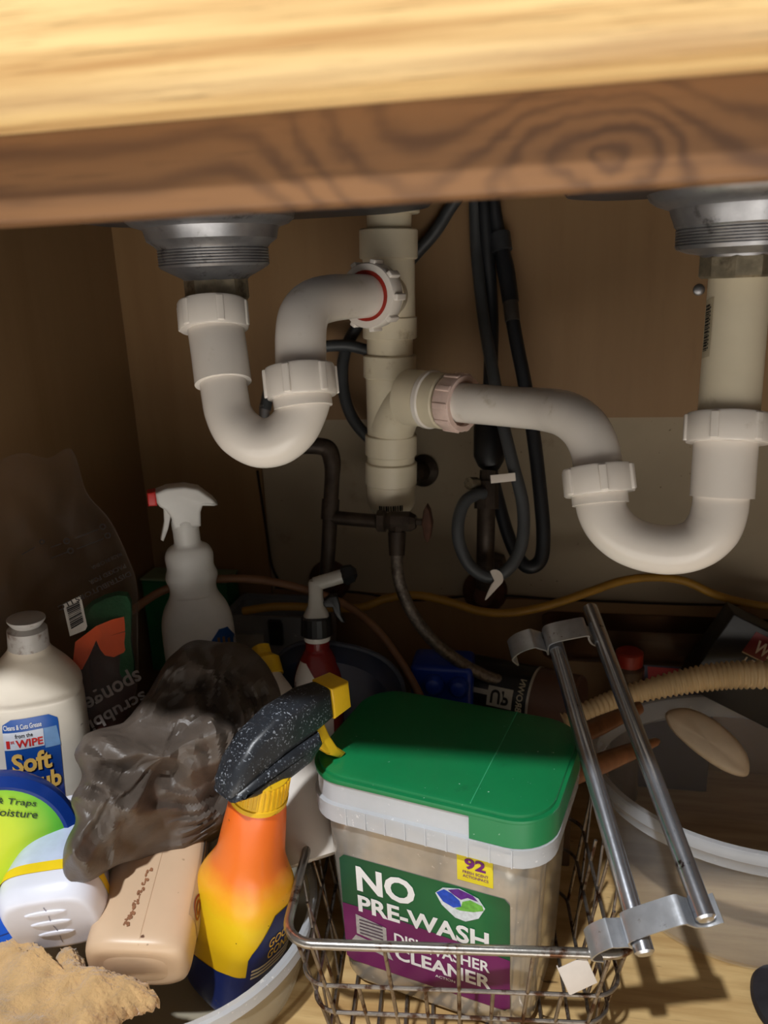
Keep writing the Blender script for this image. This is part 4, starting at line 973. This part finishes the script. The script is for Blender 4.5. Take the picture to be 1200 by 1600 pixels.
# ================================================================== green lidded tub
A4 = math.radians(-13)
T = Matrix.Translation((-.0665, .562, .0065)) @ Matrix.Rotation(math.radians(-.0), 4, 'X') @ Matrix.Rotation(A4, 4, 'Z')
t = thing('detergent_tub', 'clear plastic tub with green lid standing in the wire basket', 'tub', T)
H = .206
def rr(hx, hy, r, z): return [(x, y, z) for x, y in rrect(hx, hy, r, 8)]
silver = mat('silvery_clear_plastic', (192, 187, 178), .17, .5, var=.22, vs=16, speck=((230, 228, 222), 240, .70), bmp=.12, bs=26)
FY = lambda z: .060+.0045*max(0, min(1, z/.18))
FX = lambda z: .083+.0085*max(0, min(1, z/.18))
bdy = obj('tub_body', loft([rr(.076, .0525, .02, 0), rr(.081, .058, .024, .0015), rr(.083, .060, .026, .006)]+[rr(FX(z), FY(z), .026, z) for z in (.03, .07, .11, .15, .172)]), silver, t)
ts_ = lambda x, z, e: Vector((x*1.05+.003, -FY(z-.0010)-e, z-.0010))
obj('collar', loft([rr(.092, .0645, .027, .166), rr(.0985, .071, .031, .167), rr(.0995, .072, .032, .183), rr(.097, .0695, .030, .1845), rr(.0965, .069, .030, .203), rr(.09, .0625, .026, .203), rr(.09, .0625, .026, .168), rr(.092, .0645, .027, .166)], cap=False), frost_rim, t)
ribs = [box((x-.0005, -.0727, .168), (x+.0005, -.0713, .183)) for x in [-.06+.0165*i for i in range(9)]]
obj('collar_rib', merge(*ribs), frost_rim, t)
gmat = mat('green_lid', (18, 122, 70), .36, var=.06, vs=14, speck=((196, 226, 206), 330, .735), dirt=((16, 92, 54), 26, .62, .8), bmp=.03)
LW, LD = .0985, .071
lid = obj('lid', loft([rr(LW-.004, LD-.004, .029, H-.004), rr(LW, LD, .032, H-.0035), rr(LW+.0008, LD+.0008, .033, H-.001), rr(LW+.0004, LD+.0004, .0325, H+.0008), rr(LW-.0022, LD-.0022, .031, H+.0012), rr(LW-.0028, LD-.0028, .0305, H+.0034), rr(LW-.0055, LD-.0055, .028, H+.0045)]), gmat, t)
# deeper skirt on the flip part of the lid (right-hand side)
sk_ = [p for p in rrect(LW+.0006, LD+.0006, .033, 8)]
sk_ = [p for p in sk_ if p[0] > .040]
fr_ = sorted([p for p in sk_ if p[1] < 0], key=lambda p: p[0]) 
loop = [(.040, -LD-.0006)]+[p for p in rrect(LW+.0006, LD+.0006, .033, 8)[27:36]]
bk_ = [p for p in rrect(LW+.0006, LD+.0006, .033, 8)[0:9]]
loop = [(.040, -LD-.0006)]+rrect(LW+.0006, LD+.0006, .033, 8)[27:36]+bk_
inn = [(x*.975, y*.965) for x, y in loop]
rg = [[(x, y, H-.022) for x, y in loop], [(x, y, H-.002) for x, y in loop], [(x, y, H-.002) for x, y in inn], [(x, y, H-.022) for x, y in inn], [(x, y, H-.022) for x, y in loop]]
obj('lid_skirt', loft(rg, cap=False, closed=False), gmat, lid)
obj('lid_hinge', box((.0395, -LD+.004, H+.0043), (.0403, LD-.004, H+.0049)), mat('pale_green_line', (60, 160, 110), .4), lid, label='pale crease where the lid folds')
# label
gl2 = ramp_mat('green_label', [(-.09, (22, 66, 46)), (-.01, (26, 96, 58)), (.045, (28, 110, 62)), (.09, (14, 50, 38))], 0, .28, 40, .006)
x0, x1, z0, z1 = -.0725, .0625, .024, .1325
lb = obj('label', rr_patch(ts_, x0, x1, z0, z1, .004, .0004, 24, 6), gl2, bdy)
pur = mat('plum_label', (112, 32, 92), .28, var=.12, vs=30)
def wav(x): return .0835-.10*max(0, x+.045)**1.15
V_, F_ = [], []
for i in range(25):
    x = x0+(x1-x0)*i/24
    for z in (z0+.0004+(.0035-min(.0035, min(x-x0, x1-x))), wav(x)): V_.append(ts_(x, z, .0007))
for i in range(24): F_.append((2*i, 2*i+2, 2*i+3, 2*i+1))
obj('label_panel', (V_, F_), pur, lb, label='plum lower half of the label')
g = [text(ts_, 'NO', -.0585, -.010, .1005, .1255, .035, .001), text(ts_, 'PRE-WASH', -.0585, .047, .0795, .0965, .03, .001)]
obj('lettering', merge(*g), white_ink, lb)
g = [text(ts_, 'DISHWASHER', -.029, .0475, .0575, .0685, .022, .0011), text(ts_, 'CLEANER', -.029, .0485, .041, .0545, .03, .0011), text(ts_, 'ACTION', .004, .020, .0362, .0388, .01, .0011)]
obj('lettering', merge(*g), white_ink, lb)
# capsule picture: blue and purple swirls over a green pad in a clear shell
cx_, cz_ = .0255, .118
pk = obj('capsule_picture', poly(ts_, [(cx_-.019, cz_+.003), (cx_-.013, cz_+.010), (cx_, cz_+.0135), (cx_+.014, cz_+.009), (cx_+.019, cz_+.001), (cx_+.014, cz_-.010), (cx_+.004, cz_-.0165), (cx_-.004, cz_-.0155), (cx_-.014, cz_-.007)], .0011), mat('capsule_white', (214, 222, 228), .25, var=.1, vs=300), lb)
obj('blue_swirl', poly(ts_, [(cx_-.018, cz_+.004), (cx_-.012, cz_+.009), (cx_-.006, cz_+.007), (cx_, cz_+.002), (cx_+.001, cz_-.003), (cx_-.005, cz_-.006), (cx_-.013, cz_-.003)], .0014), mat('swirl_blue', (36, 78, 190), .2, var=.2, vs=200), pk, True) if False else obj('blue_swirl', poly(ts_, [(cx_-.018, cz_+.004), (cx_-.012, cz_+.009), (cx_-.006, cz_+.007), (cx_, cz_+.002), (cx_+.001, cz_-.003), (cx_-.005, cz_-.006), (cx_-.013, cz_-.003)], .0014), mat('swirl_blue', (36, 78, 190), .2, var=.2, vs=200), lb)
obj('purple_swirl', poly(ts_, [(cx_-.009, cz_+.0095), (cx_-.001, cz_+.013), (cx_+.010, cz_+.0105), (cx_+.014, cz_+.006), (cx_+.006, cz_+.007), (cx_+.001, cz_+.0035), (cx_-.004, cz_+.006)], .0014), mat('swirl_purple', (96, 40, 140), .2, var=.2, vs=200), lb)
obj('green_swirl', poly(ts_, [(cx_+.002, cz_+.002), (cx_+.008, cz_+.0055), (cx_+.017, cz_+.003), (cx_+.018, cz_-.001), (cx_+.010, cz_-.005), (cx_, cz_-.007), (cx_-.004, cz_-.0065), (cx_+.001, cz_-.003)], .0014), mat('swirl_green', (110, 180, 74), .2, var=.2, vs=200), lb)
# little dishwasher picture
gp = mat('grey_print', (176, 172, 170), .4, var=.15, vs=300)
obj('dishwasher_picture', merge(poly(ts_, [(-.0615, .0755), (-.0355, .0705), (-.0355, .052), (-.0615, .0555)], .0011), poly(ts_, [(-.0625, .0535), (-.0355, .049), (-.031, .0385), (-.046, .0415), (-.0665, .047)], .0011)), gp, lb)
obj('dishwasher_racks', merge(*[patch(ts_, .0568+.0034*i, .0583+.0034*i, -.0585, -.0385, 1, 3, .0014) for i in range(5)]), mat('dark_print', (84, 70, 84), .4), lb)
ts_ = lambda x, z, e: Vector((x-.003, -FY(z)-e, z))
yst = obj('sticker', patch(ts_, .1385, .1655, .031, .059, 3, 2, .0006), mat('yellow_sticker', (226, 208, 44), .35, var=.05), bdy, label='yellow count sticker')
pl_ = mat('purple_ink', (110, 26, 110), .4, bmp=0)
obj('lettering', merge(text(ts_, '92', .037, .0535, .1505, .1605, .035, .001), text(ts_, 'FRESH SCENT', .0355, .0555, .1462, .1487, .012, .001), text(ts_, 'ACTIONPACS', .0355, .0555, .1425, .145, .012, .001)), pl_, yst)
# ================================================================== chrome rack of two rods
a0, a1 = P(1104, 1438, .512), P(921, 948, .715)
b0, b1 = P(1008, 1492, .522), P(862, 985, .705)
t = thing('chrome_rack', 'worn chrome rack of two rods joined by bent straps leaning on the basket', 'rack', b0)
def rod(p0, p1, r_=.0068):
    L_ = (p1-p0).length; return lathe([(r_*.75, 0), (r_, .0015), (r_, L_-.0015), (r_*.75, L_)], 24, axis_m(p0, p1))
obj('rod', rod(a0, a1), chrome, t, True); obj('rod', rod(b0, b1), chrome, t, True)
def strap(f, hgt, ext, n=None):
    pa, pb = a0.lerp(a1, f), b0.lerp(b1, f); Ld = (a1-a0).normalized()
    W = pa-pb; W = (W-Ld*W.dot(Ld)); w_ = W.length; W.normalize(); N = W.cross(Ld); N = N if N.dot(CAM-pb) > 0 else -N
    pts = [(-ext, -.012), (-ext-.004, -.002), (-ext+.004, .006), (-ext*.55, .0085), (-.016, .006), (-.0095, .000), (-.0085, -.006), (-.007, .006), (.0, .0095), (w_*.45, .0095), (w_*.72, .0085), (w_-.011, .004), (w_-.0085, -.004), (w_-.002, -.0095), (w_+.008, -.010)]
    q_ = cr_pts([(x, y, 0) for x, y in pts], 4); V_, F_ = [], []
    th = .0007
    rings = []
    for k_ in range(len(q_)):
        c_ = q_[k_]; tg = (q_[min(k_+1, len(q_)-1)]-q_[max(k_-1, 0)]).normalized(); nm = Vector((-tg.y, tg.x, 0))
        r4 = []
        for s1, s2 in ((-1, -1), (1, -1), (1, 1), (-1, 1)):
            m_ = c_+nm*th*s1; r4.append(pb+W*m_.x+N*m_.y+Ld*(hgt/2*s2))
        rings.append(r4)
    return loft(rings)
obj('strap', strap(.062, .019, .034), strap_m, t, True, label='bent steel strap near the lower ends')
obj('strap', strap(.962, .021, .036), strap_m, t, True, label='bent steel strap near the upper ends')
# white tag hanging at the basket corner
tg = thing('paper_tag', 'folded white tag hanging at the basket corner below the rack', 'tag', P(900, 1522, .56))
TT = frame(P(903, 1524, .553), P(886, 1486, .550))
obj('leaf', xf(box((-.0105, -.0004, -.0115), (.0105, .0004, .0115), .0003), TT), paper, tg, True)
obj('fold', xf(box((-.0112, -.0002, -.0112), (-.0102, .0035, .0112), .0003), TT), paper, tg, True)
# ================================================================== frosted tub on the right
RX, RY, RRX, RRY, RZ = .205, .683, .150, .128, .14
t = thing('frosted_tub', 'large round frosted plastic tub right of the chrome rack', 'tub', (RX, RY, 0))
def e2(s, z, n=84): return [Vector((RX+RRX*s*math.cos(2*PI*k/n), RY+RRY*s*math.sin(2*PI*k/n), z)) for k in range(n)]
fr2 = mat('clear_frosted_plastic', (196, 198, 200), .2, var=.08, vs=14, alpha=.12, spec=.6, speck=((235, 235, 235), 190, .71), bmp=.06, bs=30)
obj('tub_wall', loft([e2(.74, .001), e2(.79, .004), e2(.82, .02), e2(.95, RZ-.022), e2(.935, RZ-.022), e2(.805, .02), e2(.775, .006), e2(.73, .0035)]), fr2, t, True)
obj('rim', loft([e2(.945, RZ-.023), e2(.97, RZ-.022), e2(.985, RZ-.012), e2(1.0, RZ-.010), e2(1.0, RZ-.002), e2(.99, RZ), e2(.955, RZ), e2(.935, RZ-.004), e2(.93, RZ-.02), e2(.945, RZ-.023)], cap=False), mat('clear_frosted_rim', (206, 209, 214), .18, var=.06, vs=18, alpha=.42, spec=.6, speck=((250, 250, 250), 240, .68), bmp=.05, bs=40), t, True)
# beige scoop inside it
ol = [(1042, 1112, 0.795), (1070, 1106, 0.795), (1105, 1118, 0.785), (1140, 1144, 0.775), (1166, 1176, 0.765), (1171, 1205, 0.760), (1160, 1214, 0.758), (1128, 1203, 0.762), (1090, 1178, 0.772), (1056, 1148, 0.785), (1042, 1128, 0.792)]
single('soap_holder', blob(path(ol), .014, .012, None, 14, 90, None, .35, 6), mat('ivory_plastic', (216, 198, 172), .4, var=.06, bmp=.04), 'ivory oval soap holder standing inside the frosted tub', 'soap holder')
# wooden handles
def handle(p0, p1, r0_, r1_, label, m_):
    t_ = thing('brush_handle', label, 'brush', p0)
    L_ = (p1-p0).length
    obj('handle', lathe([(r0_*.6, 0), (r0_, .003), (r0_, L_*.45), (r0_*.85, L_*.7), (r1_, L_*.93), (r1_*.9, L_*.97), (r1_*.4, L_)], 24, axis_m(p0, p1)), m_, t_, True)
    obj('ferrule', lathe([(r0_*1.06, -.012), (r0_*1.06, .012)], 24, axis_m(p0, p1)), dull_metal, t_, True)
orwood = wood('varnished_handle_wood', (132, 86, 54), (106, 66, 40), (8, 8, 1), 9, .3, .35)
handle(P(865, 1222, .66), P(1030, 1157, .70), .0088, .0040, 'orange-brown wooden handle lying across the frosted tub rim, lower of two', orwood)
handle(P(880, 1160, .70), P(1002, 1104, .745), .0085, .0065, 'orange-brown wooden handle under the corrugated hose, upper of two', orwood)
# corrugated hose
hp_ = path([(880, 1128, .77), (930, 1105, .775), (985, 1085, .78), (1050, 1069, .775), (1110, 1058, .77), (1170, 1054, .765), (1260, 1056, .76)])
single('corrugated_hose', tube(hp_, [.0085, .0085, .0095, .0112, .0125, .0128, .0128], 20, 56, wob=lambda i: 1+.11*math.sin(i*2*PI/7.6)), mat('cream_hose', (204, 178, 136), .5, var=.08), 'cream corrugated hose lying over the boxes behind the frosted tub', 'hose', smooth=60)
# spray can
ca, cb2 = PZ(800, 1092, ZB+.036), PZ(885, 1108, ZB+.034)
ca = V3(ca.x, .715, ZB+.034); cb2 = V3(ca.x+.10, .700, ZB+.034)
cc = PZ(838, 1096, ZB+.037); dirc = V3(.94, -.30, -.0).normalized()
ca, cb2 = cc-dirc*.075, cc+dirc*.045
rc = .036; ca.z = cb2.z = ZB+rc+.001
M = axis_m(ca, cb2); Lc = (cb2-ca).length
t = thing('spray_can', 'black spray can with brown cap lying behind the green lid', 'can', (cc.x, cc.y, ZB))
body_can = obj('can_body', lathe([(rc*.9, 0), (rc, .003), (rc, Lc*.62), (rc*.985, Lc*.63)], 44, M), black_pl, t, True)
obj('ring', lathe([(rc*.99, Lc*.615), (rc*1.015, Lc*.62), (rc*1.015, Lc*.635), (rc*.99, Lc*.64)], 44, M), mat('silver_ring', (190, 186, 176), .35, .6), t, True)
obj('cap', lathe([(rc*.99, Lc*.64), (rc*.99, Lc*.98), (rc*.93, Lc)], 44, M), mat('brown_cap', (92, 66, 54), .45, var=.1), t, True, label='brown cap')
axc = (cb2-ca).normalized(); upc = ((CAM-cc)-axc*(CAM-cc).dot(axc)).normalized(); sdc = axc.cross(upc)
def csurf(x, z, e):
    a_ = z/rc; return ca+axc*x+(rc+e)*(math.cos(a_)*upc+math.sin(a_)*sdc)
obj('label_plate', merge(patch(csurf, -.006, .014, Lc*.28, Lc*.50, 6, 4, .0005), patch(csurf, -.001, .004, Lc*.14, Lc*.29, 3, 3, .0005)), mat('pale_plate', (176, 172, 160), .5), t, True)
obj('lettering', text(csurf, 'UP', Lc*.31, Lc*.47, -.003, .011, .03, .0008), ink, t, True)
obj('lettering', text(csurf, 'BROWN', Lc*.535, Lc*.59, -.019, .014, .02, .0008, rot=3), mat('pale_print', (186, 176, 150), .5, bmp=0), t, True)
# cartons behind the frosted tub
yb_ = .835
q0, q1 = PY(992, 1066, yb_), PY(1122, 1030, yb_); zt = PY(1060, 1026, yb_).z
t = thing('carton', 'dark blue carton with red panel behind the corrugated hose', 'box', ((q0.x+q1.x)/2, yb_, 0))
obj('carton_body', box((q0.x, yb_, 0), (q1.x, .872, zt), .0015), mat('dark_blue_card', (22, 28, 66), .4, var=.15), t, True)
fy = lambda x, z, e: Vector((x, yb_-e, z))
rx0, rx1 = PY(1014, 1050, yb_), PY(1062, 1050, yb_)
obj('red_panel', poly(fy, [(rx0.x, rx0.z-.012), (rx1.x+.004, rx0.z-.010), (rx1.x, rx0.z+.006), (rx0.x-.002, rx0.z+.007)], .0005), mat('red_card_print', (170, 34, 44), .4), t, True)
yx0, yx1 = PY(1066, 1036, yb_), PY(1098, 1050, yb_)
obj('yellow_panel', poly(fy, [(yx0.x, yx0.z+.002), (yx0.x+.008, yx0.z-.019), (yx1.x, yx0.z-.018), (yx1.x-.006, yx0.z+.003)], .0005), mat('yellow_card_print', (170, 140, 50), .4, var=.3, vs=200), t, True)
# red-capped jar peeping between
j0 = PY(985, 1040, .80)
t = thing('red_cap_jar', 'small jar with a red cap between rod and blue carton', 'jar', (j0.x, .80, j0.z-.03))
Mj = Matrix.Translation((j0.x, .812, 0))
obj('jar_body', lathe([(.012, 0), (.0165, .003), (.0165, j0.z-.008), (.012, j0.z-.003)], 28, Mj), mat('brown_jar', (84, 60, 44), .2, alpha=.85), t, True)
obj('cap', lathe([(.0135, j0.z-.005), (.0145, j0.z-.004), (.0145, j0.z+.010), (.012, j0.z+.012)], 28, Mj), mat('red_cap', (150, 46, 32), .4), t, True)
# tilted box with maroon lettering band
w0 = P(1185, 1035, .80)
Tw = Matrix.Translation(w0) @ Matrix.Rotation(math.radians(27), 4, 'Y')
t = thing('cleaner_carton', 'black carton with maroon lettered band tilted at the frame edge behind the hose', 'box', Tw)
cbx = obj('carton_body', box((-.048, 0, -.06), (.06, .034, .034), .0015), mat('black_card', (20, 18, 20), .4), t)
fw_ = lambda x, z, e: Vector((x, -e, z))
obj('band', patch(fw_, .003, .028, -.020, .06, 1, 1, .0004), mat('maroon_card_print', (110, 26, 30), .4), t)
obj('band_edge', merge(patch(fw_, .002, .0032, -.020, .06, 1, 1, .0006)), mat('pale_card_line', (190, 170, 140), .5), t)
obj('lettering', merge(text(fw_, 'WEI', -.0125, .0125, .0075, .0215, .025, .0007), text(fw_, 'LE', -.0135, -.0015, -.0085, .0, .015, .0007)), mat('pale_lettering', (206, 190, 170), .5, bmp=0), t)
# clear tray along the back wall
tz0, tz1 = PY(1000, 1024, .855).z, PY(1000, 972, .855).z
tx0, tx1 = PY(846, 1000, .855).x, PY(1235, 1000, .855).x
t = thing('clear_tray', 'long clear brownish plastic tray against the back wall above the cartons', 'tray', ((tx0+tx1)/2, .855, tz0))
def tr4(hx, hy, z): return [(x, y, z) for x, y in rrect(hx, hy, .016, 6, (tx0+tx1)/2, .852)]
hx = (tx1-tx0)/2
smoke = film('smoky_clear_plastic', (120, 96, 74), (196, 176, 154), .1, 18, .16)
obj('tray_body', loft([tr4(hx*.94, .018, tz0), tr4(hx*.96, .021, tz0+.004), tr4(hx, .0245, tz1), tr4(hx*.985, .023, tz1), tr4(hx*.95, .0195, tz0+.005), tr4(hx*.93, .0165, tz0+.002)]), smoke, t, True)
obj('rim', tube([(x, y, tz0+.004) for x, y in rrect(hx*.975, .0235, .016, 6, (tx0+tx1)/2, .852)]+[(hx*.975+(tx0+tx1)/2, .852, tz0+.004)], .0022, 8, smooth=False, cap=False), smoke, t, True)
# dark rubber pad at the frame edge on the floor
ol = [PZ(x, y, .004) for x, y in ((1172, 1545), (1180, 1516), (1215, 1508), (1290, 1540), (1300, 1640), (1240, 1650), (1205, 1612), (1182, 1580))]
single('rubber_pad', blob(ol, .006, .0035, (0, 0, 1), 10, 70, lambda p, s, side, N: N*noise.noise(p*60)*.0012, .3, 6), mat('dark_rubber_pad', (44, 40, 44), .6, var=.3, bmp=.2, bs=120), 'dark rubber pad on the floor in front of the frosted tub', 'pad')
# crumbs of wood chips behind the lid
chip = mat('pale_chip', (170, 152, 128), .8)
random.seed(21)
for i, (px, py) in enumerate(((748, 1075), (770, 1098), (795, 1052))):
    p = PZ(px, py, ZB+.012); 
    lab_ = ('pale paper scrap on the cardboard box beside the blue caddy', 'pale paper scrap on the cardboard box nearest the spray can', 'pale paper scrap on the cardboard box under the braided hose')[i]
    if i < 2: single('paper_scrap', xf(box((-.007, -.0006, -.005), (.007, .0006, .005), .0003), Matrix.Translation((min(p.x, .03), min(p.y, .85), ZB+.0045)) @ Matrix.Rotation(.6+i, 4, 'Z') @ Matrix.Rotation(.9, 4, 'X')), chip, lab_, 'paper scrap')
